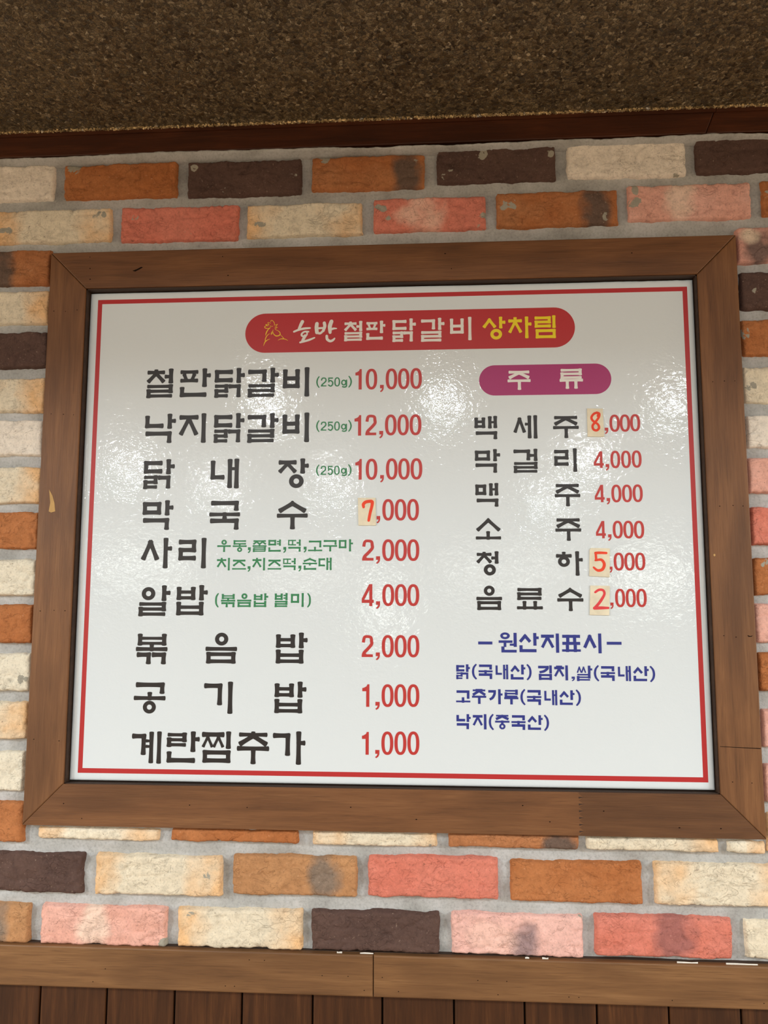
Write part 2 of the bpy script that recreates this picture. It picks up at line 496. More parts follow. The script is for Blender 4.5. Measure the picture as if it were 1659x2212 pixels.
# ------------------------------------------------------------------ room shell
TEXT=[
('dish_name','black','A',68,[('철',-3960,2653,-3514,2159),('판',-3401,2647,-2882,2161),('닭',-2814,2644,-2313,2145),('갈',-2257,2638,-1744,2144),('비',-1674,2636,-1237,2140)]),
('dish_name','black','A',68,[('낙',-3963,1887,-3448,1392),('지',-3389,1887,-2940,1389),('닭',-2806,1882,-2304,1390),('갈',-2249,1875,-1739,1387),('비',-1669,1875,-1231,1381)]),
('dish_name','black','A',68,[('닭',-3958,1127,-3443,635),('내',-2842,1124,-2373,630),('장',-1726,1116,-1230,629)]),
('dish_name','black','A',68,[('막',-3952,447,-3444,-43),('국',-2853,429,-2332,-44),('수',-1744,422,-1229,-42)]),
('dish_name','black','A',68,[('사',-3954,-169,-3446,-666),('리',-3336,-171,-2882,-667)]),
('dish_name','black','A',68,[('알',-3963,-936,-3449,-1427),('밥',-3344,-931,-2839,-1412)]),
('dish_name','black','A',68,[('볶',-3988,-1708,-3460,-2193),('음',-2856,-1689,-2334,-2171),('밥',-1717,-1681,-1215,-2161)]),
('dish_name','black','A',68,[('공',-3994,-2476,-3466,-2961),('기',-2857,-2453,-2395,-2954),('밥',-1726,-2444,-1225,-2928)]),
('dish_name','black','A',68,[('계',-3994,-3234,-3514,-3732),('란',-3431,-3227,-2906,-3712),('찜',-2871,-3221,-2407,-3705),('추',-2313,-3220,-1794,-3719),('가',-1742,-3208,-1232,-3717)]),
('topping_note','green','A',27,[('우',-2702,-204,-2478,-403),('동',-2450,-214,-2218,-403),(',',-2203,-327,-2153,-422),('쫄',-2127,-215,-1895,-400),('면',-1868,-203,-1664,-400),(',',-1627,-324,-1577,-419),('떡',-1547,-204,-1343,-401),(',',-1297,-321,-1248,-415),('고',-1226,-214,-992,-393),('구',-983,-215,-754,-398),('마',-727,-202,-503,-399)]),
('topping_note','green','A',27,[('치',-2699,-497,-2489,-699),('즈',-2453,-516,-2221,-686),(',',-2201,-632,-2151,-722),('치',-2121,-498,-1917,-700),('즈',-1876,-517,-1650,-686),('떡',-1623,-504,-1420,-696),(',',-1379,-624,-1329,-718),('순',-1308,-500,-1074,-691),('대',-1052,-496,-841,-696)]),
('serving_note','green','A',30,[('(',-2716,-1069,-2661,-1283),('볶',-2621,-1074,-2385,-1287),('음',-2358,-1065,-2123,-1282),('밥',-2087,-1064,-1857,-1281),('별',-1749,-1060,-1543,-1281),('미',-1489,-1059,-1283,-1280),(')',-1220,-1068,-1166,-1280)]),
('weight_note','green','D',19,[('(',-1120,2479,-1066,2284),('2',-1045,2457,-951,2306),('5',-933,2455,-841,2304),('0',-823,2456,-729,2302),('g',-711,2417,-609,2280),(')',-591,2476,-535,2281)]),
('weight_note','green','D',19,[('(',-1114,1741,-1061,1548),('2',-1040,1719,-946,1570),('5',-929,1717,-837,1568),('0',-820,1719,-726,1567),('g',-708,1681,-607,1545),(')',-589,1739,-533,1547)]),
('weight_note','green','D',19,[('(',-1108,1010,-1055,820),('2',-1035,989,-942,842),('5',-924,988,-833,841),('0',-816,989,-723,840),('g',-705,953,-604,819),(')',-587,1010,-532,820)]),
('dish_price','red','D',50,[('1',-477,2588,-373,2245),('0',-307,2591,-119,2242),(',',-78,2317,-12,2195),('0',20,2589,208,2239),('0',220,2588,407,2239),('0',420,2590,609,2241)]),
('dish_price','red','D',50,[('1',-488,1819,-379,1479),('2',-309,1824,-130,1484),(',',-89,1553,-21,1431),('0',9,1822,197,1477),('0',210,1821,395,1476),('0',408,1820,598,1475)]),
('dish_price','red','D',50,[('1',-471,1096,-366,757),('0',-301,1099,-113,753),(',',-73,830,-8,709),('0',25,1101,212,753),('0',222,1100,409,752),('0',421,1100,610,752)]),
('dish_price','red','D',50,[(',',-128,168,-66,49),('0',-32,440,154,93),('0',167,438,353,92),('0',365,439,553,91)]),
('dish_price','red','D',50,[('2',-353,-208,-168,-545),(',',-136,-476,-67,-597),('0',-33,-206,158,-553),('0',169,-207,359,-553),('0',366,-207,556,-553)]),
('dish_price','red','D',50,[('4',-356,-918,-166,-1264),(',',-135,-1188,-66,-1308),('0',-31,-918,158,-1263),('0',168,-918,358,-1263),('0',365,-918,553,-1263)]),
('dish_price','red','D',50,[('2',-353,-1717,-174,-2058),(',',-136,-1986,-68,-2107),('0',-37,-1715,151,-2063),('0',165,-1714,353,-2062),('0',365,-1714,552,-2060)]),
('dish_price','red','D',50,[('1',-342,-2478,-230,-2824),(',',-141,-2746,-69,-2869),('0',-39,-2475,148,-2824),('0',161,-2473,348,-2822),('0',363,-2472,549,-2820)]),
('dish_price','red','D',50,[('1',-343,-3205,-237,-3550),(',',-142,-3476,-71,-3600),('0',-41,-3195,144,-3549),('0',161,-3192,347,-3547),('0',362,-3190,547,-3544)]),
('section_title','white','A',53,[('주',1986,2516,2364,2198),('류',2817,2533,3196,2204)]),
('drink_name','black','A',52,[('백',1450,1778,1813,1394),('세',2070,1781,2450,1398),('주',2695,1761,3109,1399)]),
('drink_name','black','A',52,[('막',1451,1237,1850,850),('걸',2065,1235,2443,848),('리',2705,1235,3062,854)]),
('drink_name','black','A',52,[('맥',1452,688,1816,305),('주',2696,663,3106,304)]),
('drink_name','black','A',52,[('소',1446,125,1855,-214),('주',2695,115,3106,-241)]),
('drink_name','black','A',52,[('청',1458,-400,1803,-783),('하',2697,-403,3110,-788)]),
('drink_name','black','A',52,[('음',1445,-941,1854,-1321),('료',2072,-978,2486,-1309),('수',2699,-974,3110,-1337)]),
('drink_price','red','D',42,[(',',3508,1562,3567,1459),('0',3589,1773,3750,1492),('0',3750,1773,3911,1492),('0',3912,1776,4069,1496)]),
('drink_price','red','D',42,[('4',3326,1181,3480,913),(',',3505,976,3564,871),('0',3586,1189,3739,907),('0',3752,1189,3905,908),('0',3918,1190,4071,912)]),
('drink_price','red','D',42,[('4',3325,644,3478,368),(',',3504,434,3562,330),('0',3584,646,3740,363),('0',3749,645,3905,364),('0',3914,647,4070,365)]),
('drink_price','red','D',42,[('4',3328,71,3480,-202),(',',3509,-140,3566,-243),('0',3588,74,3744,-206),('0',3751,73,3908,-207),('0',3913,72,4072,-208)]),
('drink_price','red','D',42,[(',',3519,-646,3566,-741),('0',3587,-427,3746,-708),('0',3751,-427,3909,-708),('0',3915,-428,4072,-705)]),
('drink_price','red','D',42,[(',',3513,-1202,3566,-1303),('0',3592,-988,3745,-1274),('0',3754,-988,3908,-1274),('0',3917,-988,4074,-1273)]),
('origin_heading','blue','B',42,[('-',1469,-1809,1689,-1854),('원',1781,-1667,2066,-1976),('산',2103,-1674,2404,-1970),('지',2441,-1681,2716,-1976),('표',2753,-1700,3052,-1958),('시',3085,-1678,3363,-1981),('-',3444,-1804,3668,-1849)]),
('origin_note','blue','B',34,[('닭',1124,-2161,1336,-2386),('(',1365,-2155,1443,-2389),('국',1464,-2162,1691,-2383),('내',1733,-2161,1926,-2386),('산',1963,-2159,2190,-2388),(')',2210,-2154,2288,-2395),('김',2387,-2169,2596,-2389),('치',2632,-2167,2841,-2395),(',',2891,-2337,2944,-2406),('쌀',2975,-2169,3211,-2396),('(',3232,-2164,3313,-2403),('국',3333,-2175,3560,-2398),('내',3601,-2169,3795,-2400),('산',3831,-2172,4065,-2398),(')',4081,-2170,4162,-2409)]),
('origin_note','blue','B',34,[('고',1112,-2549,1344,-2741),('추',1360,-2535,1587,-2763),('가',1616,-2537,1834,-2765),('루',1855,-2547,2080,-2766),('(',2105,-2534,2183,-2773),('국',2203,-2544,2432,-2771),('내',2473,-2542,2669,-2773),('산',2705,-2544,2933,-2766),(')',2953,-2535,3031,-2777)]),
('origin_note','blue','B',34,[('낙',1121,-2919,1340,-3146),('지',1373,-2917,1582,-3147),('(',1615,-2915,1693,-3153),('중',1709,-2925,1939,-3143),('국',1959,-2927,2184,-3148),('산',2212,-2924,2441,-3145),(')',2461,-2919,2538,-3156)]),
('title_lettering','white','A',52,[('철',-667,3404,-368,3066),('판',-305,3400,11,3078),('닭',129,3428,510,3035),('갈',598,3429,977,3029),('비',1072,3434,1420,3039)]),
('title_lettering','yellow','A',52,[('상',1601,3427,1966,3043),('차',2017,3421,2387,3054),('림',2441,3431,2778,3049)])]
BRUSH=[([(-1363,3411),(-1388,3360),(-1425,3274)],[57.1,53.5,39.3]),([(-1502,3242),(-1428,3271),(-1335,3292),(-1235,3299)],[32.1,35.7,39.3,28.5]),([(-1260,3237),(-1325,3238),(-1368,3207),(-1371,3174),(-1334,3158),(-1293,3177),(-1282,3214),(-1301,3238)],[28.5,28.5,32.1,32.1,28.5,28.5,25.0,21.4]),([(-1315,3167),(-1351,3098),(-1366,3068)],[53.5,46.4,35.7]),([(-1396,3057),(-1314,3078),(-1240,3099),(-1159,3132)],[32.1,35.7,35.7,25.0]),([(-1120,3371),(-1127,3306),(-1119,3221)],[60.7,64.2,60.7]),([(-998,3380),(-990,3323),(-1015,3247)],[53.5,53.5,46.4]),([(-1112,3291),(-1016,3297)],[35.7,32.1]),([(-1119,3221),(-1065,3206),(-1015,3251)],[42.8,39.3,35.7]),([(-879,3404),(-905,3321),(-900,3216)],[64.2,67.8,50.0]),([(-900,3264),(-843,3282),(-793,3282)],[42.8,35.7,17.8]),([(-955,3158),(-947,3103),(-899,3070),(-854,3084),(-825,3114)],[42.8,46.4,42.8,39.3,25.0])]
ROOSTER=[([(-1894,3415),(-1892,3437),(-1881,3446),(-1856,3433),(-1835,3401),(-1825,3372)],[6.9,9.8,9.8,10.8,11.8,7.9]),([(-1839,3368),(-1822,3359),(-1801,3368),(-1778,3376)],[5.9,8.8,8.8,5.9]),([(-1778,3376),(-1792,3357),(-1807,3331)],[5.9,9.8,8.8]),([(-1828,3329),(-1807,3323),(-1777,3325)],[6.9,9.8,5.9]),([(-1777,3325),(-1800,3308),(-1822,3297)],[5.9,9.8,8.8]),([(-1824,3302),(-1807,3282),(-1773,3266),(-1744,3242),(-1732,3214),(-1741,3190),(-1769,3177),(-1800,3177),(-1829,3195),(-1848,3222),(-1856,3251),(-1854,3280)],[5.9,7.9,9.8,13.7,17.7,21.6,22.6,22.6,18.6,13.7,8.8,4.9]),([(-1850,3282),(-1857,3257),(-1875,3240),(-1880,3208)],[3.9,8.8,12.8,20.6]),([(-1856,3256),(-1865,3214)],[4.9,9.8]),([(-1734,3199),(-1705,3172),(-1672,3131)],[8.8,9.8,12.8]),([(-1767,3100),(-1732,3120),(-1686,3124),(-1640,3115),(-1603,3093)],[3.9,12.8,19.6,13.7,6.9]),([(-1896,3393),(-1923,3408),(-1944,3405)],[6.9,8.8,9.8]),([(-1943,3407),(-1931,3384),(-1918,3364)],[8.8,10.8,6.9]),([(-1921,3364),(-1945,3375),(-1978,3374)],[6.9,11.8,13.7]),([(-1978,3375),(-1965,3361),(-1932,3347)],[8.8,14.7,7.9]),([(-1929,3347),(-1963,3352),(-1991,3341),(-1988,3319),(-1957,3308),(-1921,3310),(-1903,3320),(-1898,3347),(-1887,3360)],[5.9,9.8,13.7,16.7,14.7,11.8,10.8,7.9,4.9]),([(-1883,3333),(-1870,3343),(-1852,3347)],[8.8,7.9,3.9]),([(-1903,3312),(-1933,3289),(-1956,3253),(-1970,3217),(-1976,3188)],[9.8,17.7,24.5,20.6,5.9]),([(-1907,3219),(-1939,3197),(-1964,3164),(-1978,3127),(-1981,3093)],[4.9,13.7,17.7,16.7,13.7]),([(-1903,3127),(-1938,3112),(-1972,3088),(-1993,3057),(-2008,3010)],[4.9,11.8,21.6,16.7,4.9])]
STICKERS=[('7',[(-425,462),(-144,460),(-132,16),(-413,17)],[([(-332,312),(-335,356),(-300,391),(-239,403),(-196,395),(-198,330),(-226,218),(-249,96)],[44.2,52.0,52.0,52.0,54.6,49.4,46.8,44.2])]),('8',[(3240,1876),(3487,1869),(3499,1412),(3239,1419)],[([(3406,1748),(3417,1797),(3352,1790),(3306,1730),(3327,1673),(3402,1615),(3419,1557),(3381,1516),(3330,1536),(3321,1597),(3367,1653),(3420,1728),(3429,1786),(3389,1805)],[38.0,38.0,38.0,38.0,38.0,38.0,38.0,38.0,38.0,38.0,38.0,38.0,38.0,38.0])]),('5',[(3241,-353),(3530,-361),(3517,-810),(3204,-792),(3221,-382)],[([(3474,-434),(3380,-430),(3308,-434)],[37.5,42.1,42.1]),([(3311,-434),(3316,-544)],[37.5,37.5]),([(3305,-547),(3395,-540),(3438,-608),(3409,-686),(3336,-705),(3273,-657)],[32.8,42.1,46.9,46.9,42.1,28.1])]),('2',[(3215,-938),(3513,-945),(3492,-1400),(3195,-1394)],[([(3287,-1043),(3346,-1007),(3408,-1014),(3426,-1072),(3377,-1162),(3321,-1235),(3273,-1282)],[34.1,39.0,39.0,39.0,43.8,43.8,39.0]),([(3269,-1289),(3374,-1285),(3481,-1285)],[48.8,48.8,34.1])])]
PILL_RED=[-2318,3563,3087,2892]
PILL_PINK=[1534,2614,3640,2112]
BRICKS=[
('W',-7734,6302,-5698,5655),
('O',-5527,6272,-3542,5650),
('K',-3373,6254,-1396,5621),
('D',-1247,6262,676,5659),
('K',869,6341,2846,5719),
('W',3020,6376,4957,5740),
('K',5098,6368,6998,5746),
('C',-6674,5485,-4656,4878),
('R',-4503,5475,-2462,4846),
('C',-2336,5465,-368,4871),
('Q',-190,5500,1687,4911),
('D',1846,5537,3837,4922),
('P',3972,5598,5959,4973),
('O',6114,5620,7948,5009),
('w',-5448,-4711,-3490,-4909),
('O',-3315,-4691,-1306,-4897),
('C',-1113,-4685,824,-4908),
('D',971,-4685,2949,-4896),
('C',3052,-4689,4994,-4901),
('w',5108,-4702,5664,-4903),
('K',-6710,-5096,-4670,-5710),
('C',-4494,-5093,-2486,-5703),
('S',-2328,-5055,-398,-5659),
('R',-244,-5022,1736,-5639),
('O',1901,-5047,3863,-5661),
('C',4031,-5035,5964,-5662),
('S',-7561,-5854,-5497,-6452),
('P',-5319,-5856,-3322,-6453),
('C',-3163,-5851,-1224,-6435),
('K',-1104,-5833,850,-6435),
('G',1016,-5820,2975,-6428),
('r',3131,-5799,5127,-6394),
('C',5299,-5811,7190,-6376),
('D',-7727,4772,-5683,4137),
('C',-6891,4054,-5677,3445),
('K',-7698,3324,-5655,2697),
('C',-6855,2531,-5656,1929),
('W',-7700,1817,-5658,1190),
('C',-6825,1023,-5642,390),
('O',-7704,270,-5665,-355),
('c',-6824,-508,-5657,-1116),
('O',-7715,-1244,-5679,-1875),
('c',-6829,-2020,-5677,-2642),
('C',-7714,-2784,-5683,-3384),
('c',-6838,-3566,-5701,-4185),
('O',-7685,-4319,-5660,-4966),
('B',5683,4820,6836,4215),
('K',5698,4067,7481,3433),
('O',5689,3287,6827,2675),
('C',5674,2519,7434,1909),
('W',5701,1743,6823,1191),
('P',5681,1064,7418,484),
('R',5683,276,6791,-325),
('O',5680,-503,7392,-1095),
('P',5672,-1208,6764,-1821),
('O',5676,-1944,7366,-2534),
('P',5695,-2795,6771,-3370),
('P',5688,-3581,7352,-4167),
('C',5685,-4297,6746,-4883)]


MORTAR_Y = 0.0155
BRICK_Y = 0.006
FX, FZ = 0.565, 0.4663            # half size of the menu frame

mb_v, mb_f, mb_m, mb_c = [], [], [], []


def add_grid(P, C, mi):
    """P: (n,m,3) points, C: (n,m,4) colours"""
    n, mcount = P.shape[:2]
    b = len(mb_v) and sum(len(a) for a in mb_v)
    mb_v.append(P.reshape(-1, 3))
    mb_c.append(C.reshape(-1, 4))
    idx = b + np.arange(n * mcount).reshape(n, mcount)
    q = np.stack([idx[:-1, :-1], idx[1:, :-1], idx[1:, 1:], idx[:-1, 1:]], -1).reshape(-1, 4)
    mb_f.append(q)
    mb_m.append(np.full(len(q), mi))


def mortar_patch(x0, x1, z0, z1, step=0.006):
    nx, nz = max(2, int((x1 - x0) / step)), max(2, int((z1 - z0) / step))
    X, Z = np.meshgrid(np.linspace(x0, x1, nx), np.linspace(z0, z1, nz), indexing='ij')
    Y = MORTAR_Y + (fbm(X * 22 + 40, Z * 45 + 40, 4) - 0.5) * 0.007
    P = np.stack([X, Y, Z], -1)
    add_grid(P, np.ones(P.shape[:2] + (4,)), 1)


XW, ZT, ZB = 1.38, 0.72, -0.70
hx, hz = FX - 0.004, FZ - 0.004
mortar_patch(-XW, -hx, ZB, ZT)
mortar_patch(hx, XW, ZB, ZT)
mortar_patch(-hx, hx, hz, ZT)
mortar_patch(-hx, hx, ZB, -hz)

# mortar lapping a little over the crown strip, with a ragged top edge
nx = 840
X, T = np.meshgrid(np.linspace(-XW, XW, nx), np.linspace(0, 1, 8), indexing='ij')
zt = 0.6392 + (fbm(X * 7 + 5, X * 0 + 2.5, 2) - 0.5) * 0.011 + (fbm(X * 60, X * 0 + 8.5, 3) - 0.5) * 0.0035
Z = 0.626 + (zt - 0.626) * T
Y = MORTAR_Y + 0.001 + (-0.0030 - MORTAR_Y) * np.clip(T * 1.5, 0, 1) ** 0.7 + (fbm(X * 90, Z * 90, 3) - 0.5) * 0.003
Y = np.where(T > 0.99, 0.004, Y)
add_grid(np.stack([X, Y, Z], -1), np.ones(X.shape + (4,)), 1)

PAL = {
    'C': ((220, 208, 186), (226, 190, 146)), 'c': ((224, 215, 196), (224, 215, 196)), 'w': ((228, 217, 196), (230, 206, 170)),
    'W': ((232, 222, 210), (232, 222, 210)), 'O': ((170, 104, 60), (178, 114, 70)), 'D': ((170, 106, 64), (176, 118, 78)),
    'S': ((176, 128, 88), (186, 138, 96)), 'K': ((86, 65, 59), (92, 70, 63)), 'R': ((210, 126, 108), (206, 118, 100)),
    'r': ((210, 128, 112), (204, 118, 100)), 'P': ((226, 174, 160), (220, 164, 148)), 'Q': ((212, 128, 110), (210, 126, 108)),
    'G': ((226, 178, 168), (228, 182, 172)), 'B': ((222, 166, 152), (222, 166, 152)),
}


def brick(kind, x0, z1, x1, z0, seed):
    rs = np.random.RandomState(seed)
    L, Hh = x1 - x0, z1 - z0
    nx, nz = max(10, int(L / 0.0022)), max(8, int(Hh / 0.0022))
    U, V = np.meshgrid(np.linspace(0, 1, nx), np.linspace(0, 1, nz), indexing='ij')
    ox, oz = rs.rand(2) * 80
    # plan outline: slightly wavy sides, rounded corners
    dx, dz = np.minimum(U, 1 - U) * L, np.minimum(V, 1 - V) * Hh
    wob = 0.0022
    wl = (vnoise(V * Hh * 70 + ox, V * 0 + 3.3) - 0.5) * wob + (vnoise(V * Hh * 260 + ox, V * 0 + 1.7) - 0.5) * 0.0012
    wr = (vnoise(V * Hh * 70 + ox, V * 0 + 13.3) - 0.5) * wob + (vnoise(V * Hh * 260 + ox, V * 0 + 21.7) - 0.5) * 0.0012
    wb = (vnoise(U * L * 45 + oz, U * 0 + 23.3) - 0.5) * 0.003 + (vnoise(U * L * 220 + oz, U * 0 + 31.7) - 0.5) * 0.0014
    wt = (vnoise(U * L * 45 + oz, U * 0 + 43.3) - 0.5) * 0.003 + (vnoise(U * L * 220 + oz, U * 0 + 51.7) - 0.5) * 0.0014
    X = x0 + U * L + wl * (1 - U) + wr * U
    Z = z0 + V * Hh + wb * (1 - V) + wt * V
    r = 0.004
    cxm, czm = np.clip(X, x0 + r, x1 - r), np.clip(Z, z0 + r, z1 - r)
    ddx, ddz = X - cxm, Z - czm
    dm, de = np.maximum(np.abs(ddx), np.abs(ddz)), np.sqrt(ddx ** 2 + ddz ** 2) + 1e-12
    k = np.where(dm > 1e-9, dm / de, 1.0)
    X, Z = cxm + ddx * k, czm + ddz * k
    e = np.minimum(dx, dz)
    rel = (fbm(X * 40 + ox, Z * 60 + oz, 5) - 0.5)
    ridge = 1 - np.abs(fbm(X * 22 + oz, Z * 36 + ox, 3) - 0.5) * 2
    step = np.clip((ridge - 0.93) * 14, 0, 1)
    Y = BRICK_Y + rs.uniform(-0.0012, 0.0012) + rel * 0.0056 + step * 0.0024 + 0.012 * np.exp(-e / 0.0011)
    edge_chip = np.clip((fbm(X * 60 + ox * 2, Z * 60 + oz * 2, 3) - 0.62) * 8, 0, 1) * np.exp(-e / 0.004)
    Y = Y + edge_chip * 0.004
    P = np.stack([X, Y, Z], -1)
    a, b = [np.array(lin(c)) for c in PAL[kind]]
    t = np.clip((fbm(X * 16 + ox, Z * 24 + oz, 3) - 0.35) * 2.6, 0, 1)[..., None]
    Cc = a * (1 - t) + b * t
    endw = np.clip(1 - np.minimum(U, 1 - U) * L / 0.055 + (fbm(X * 30 + oz, Z * 30 + ox, 3) - 0.5) * 1.3, 0, 1)[..., None]
    if kind in 'Cw':
        side = 1.0 if rs.rand() < 0.6 else 0.0
        lw = np.where(U < 0.5, side, 1.0)[..., None] * endw
        Cc = a * (1 - lw * 0.8) + np.array(lin((228, 176, 118))) * lw * 0.8
        pale = np.clip((fbm(X * 50 + ox, Z * 50 + oz, 3) - 0.5) * 4, 0, 1)[..., None]
        Cc = Cc * (1 - pale * 0.25) + np.array(lin((222, 208, 184))) * pale * 0.25

    def blot(cu, cv, ru, rv, rgb, amt):
        d = ((U - cu) / ru) ** 2 + ((V - cv) / rv) ** 2
        g = np.clip(1.25 - d + (fbm(X * 45 + ox, Z * 45 + oz, 4) - 0.5) * 1.6, 0, 1)[..., None] * amt
        return g, np.array(lin(rgb))
    blots = []
    if kind == 'D':
        blots.append(blot(rs.uniform(0.5, 0.9), 0.5, 0.13, 0.8, (84, 78, 74), 0.85))
    if kind == 'S':
        blots.append(blot(0.74, 0.5, 0.13, 0.5, (120, 112, 104), 0.8))
    if kind == 'Q':
        blots.append(blot(0.42, 0.5, 0.2, 0.75, (228, 186, 168), 0.85))
    if kind == 'P':
        blots.append(blot(0.42, 0.55, 0.13, 0.7, (232, 206, 188), 0.8))
    if kind == 'G':
        blots.append(blot(0.57, 0.3, 0.12, 0.55, (118, 104, 110), 0.75))
        blots.append(blot(0.3, 0.4, 0.2, 0.4, (232, 190, 176), 0.6))
    if kind == 'r':
        blots.append(blot(0.58, 0.6, 0.15, 0.8, (140, 92, 90), 0.75))
    if kind == 'B':
        blots.append(blot(0.3, 0.5, 0.22, 0.55, (88, 80, 80), 0.85))
        blots.append(blot(0.2, 0.75, 0.16, 0.25, (226, 206, 186), 0.9))
    for g, c in blots:
        Cc = Cc * (1 - g) + c * g
    # mortar left on the face: at edges and in a few patches
    sm = 0.16 * np.exp(-e / 0.003)
    top_rows = z0 > 0.46
    nb = rs.randint(1, 5) if top_rows else rs.randint(0, 2)
    for _ in range(nb):
        cu, cv = (rs.choice([0.06, 0.12, 0.9, 0.95, rs.rand()]), rs.rand())
        d = (((U - cu) * L / rs.uniform(0.007, 0.016)) ** 2 + ((V - cv) * Hh / rs.uniform(0.006, 0.013)) ** 2)
        sm = np.maximum(sm, 0.34 * np.clip(1.25 - d * 0.7, 0, 1))
    C4 = np.concatenate([Cc, sm[..., None]], -1)
    add_grid(P, C4, 0)


bricks = [tuple(b) for b in BRICKS]
# carry the courses on past the edges of the photograph
rows = {}
zs = sorted(bricks, key=lambda q: -(q[2] + q[4]))
key, prev = 0, None
for b in zs:
    zm = (b[2] + b[4]) / 2
    if prev is not None and prev - zm > 110:
        key += 1
    prev = zm
    if b[2] - b[4] > 450:                 # not the course cut off by the frame
        rows.setdefault(key, []).append(b)
rnd = random.Random(3)
extra = []
for key, bs in rows.items():
    xs0, xs1 = min(q[1] for q in bs), max(q[3] for q in bs)
    left = [q for q in bs if q[1] == xs0][0]
    right = [q for q in bs if q[3] == xs1][0]
    x = xs0 - 165
    while left[1] < 0 and x - 1970 > -13900:
        extra.append((rnd.choice('CWORPKDc'), x - 1970, left[2], x, left[4]))
        x -= 1970 + 165
    x = xs1 + 165
    while right[3] > 0 and x + 1970 < 13900:
        extra.append((rnd.choice('CWORPKDc'), x, right[2], x + 1970, right[4]))
        x += 1970 + 165
for i, (kind, x0, z1, x1, z0) in enumerate(bricks + extra):
    brick(kind, x0 / 1e4, z1 / 1e4, x1 / 1e4, z0 / 1e4, 100 + i)

V_ = np.concatenate(mb_v)
F_ = np.concatenate(mb_f)
me = bpy.data.meshes.new('wall_back')
me.vertices.add(len(V_))
me.vertices.foreach_set('co', V_.astype(np.float32).ravel())
me.loops.add(F_.size)
me.loops.foreach_set('vertex_index', F_.astype(np.int32).ravel())
me.polygons.add(len(F_))
me.polygons.foreach_set('loop_start', np.arange(0, F_.size, 4, dtype=np.int32))
me.polygons.foreach_set('loop_total', np.full(len(F_), 4, dtype=np.int32))
me.materials.append(M['brick'])
me.materials.append(M['mortar'])
me.polygons.foreach_set('material_index', np.concatenate(mb_m).astype(np.int32))
me.polygons.foreach_set('use_smooth', np.ones(len(F_), dtype=bool))
ca = me.color_attributes.new('Col', 'FLOAT_COLOR', 'POINT')
ca.data.foreach_set('color', np.concatenate(mb_c).astype(np.float32).ravel())
me.update(calc_edges=True)
me.validate()
wall = bpy.data.objects.new('wall_back', me)
COL.objects.link(wall)
structure(wall)

b = MB()
b.box(-6, 6, 0.05, 0.20, FLOOR_Z, CEIL_Z)
b.box(-6, -XW, 0.012, 0.05, FLOOR_Z, CEIL_Z)
b.box(XW, 6, 0.012, 0.05, FLOOR_Z, CEIL_Z)
structure(b.build('wall_behind', M['plaster']))

# wainscot boards
SE = [-0.5293, -0.4247, -0.319, -0.215, -0.1073, -0.0021, 0.1048, 0.2091, 0.3144, 0.4185, 0.5216]
while SE[0] > -XW:
    SE.insert(0, SE[0] - 0.105)
while SE[-1] < XW:
    SE.append(SE[-1] + 0.105)
b = MB()
b.box(-XW, XW, 0.020, 0.05, FLOOR_Z, -0.68, 1)
for x0, x1 in zip(SE[:-1], SE[1:]):
    b.box(x0 + 0.0013, x1 - 0.0013, 0.012, 0.020, FLOOR_Z, -0.69, 0, 0.0022)
structure(b.build('wall_wainscot', [M['plank'], M['groove']]))

# chair rail, two lengths butted together
JX = -0.0148
for nm, x0, x1 in (('trim_2', -XW, JX - 0.0004), ('trim_3', JX + 0.0004, XW)):
    b = MB()
    b.box(x0, x1, -0.001, 0.05, -0.7025, -0.6434, 0, 0.0022)
    b.box(x0, x1, 0.009, 0.05, -0.6445, -0.6427, 1)
    for q in range(9):
        hx_, hz_ = rnd.uniform(max(x0, -0.6), min(x1, 0.6)), rnd.choice([-0.655, -0.674, -0.693])
        b.poly([(hx_ + 0.0009 * math.cos(t * 1.047), -0.0012, hz_ + 0.0007 * math.sin(t * 1.047)) for t in range(6)], 2)
    # crumbs of white filler left along the top edge
    for cx_, ln in (((-0.035, 0.02), (-0.070, 0.008)) if nm == 'trim_2' else ((0.21, 0.006), (0.235, 0.009), (0.43, 0.03), (0.50, 0.045))):
        pts = [(cx_ + ln * t, 0.0035, -0.6434) for t in (0, 0.3, 0.6, 1)]
        pts += [(cx_ + ln * t, 0.0035, -0.6420 + 0.0012 * rnd.random()) for t in (1, 0.7, 0.35, 0)]
        if x0 < cx_ < x1:
            b.poly(pts, 3)
    structure(b.build(nm, [M['rail'], M['lip'], M['hole'], M['filler']]))

# dark crown strip under the ceiling, scarf joint on the right
for nm, o in (('trim_1', [(-XW, 0.6390), (0.5250, 0.6400), (0.5420, 0.6826), (-XW, 0.6826)]),
              ('trim_4', [(0.5256, 0.6400), (XW, 0.6400), (XW, 0.6826), (0.5426, 0.6826)])):
    b = MB()
    b.prism(o, -0.001, 0.05, 0, 0.0016)
    b.box(-XW if nm == 'trim_1' else 0.5426, 0.542 if nm == 'trim_1' else XW, -0.0035, -0.001, 0.6750, 0.6830, 0)
    structure(b.build(nm, M['crown']))

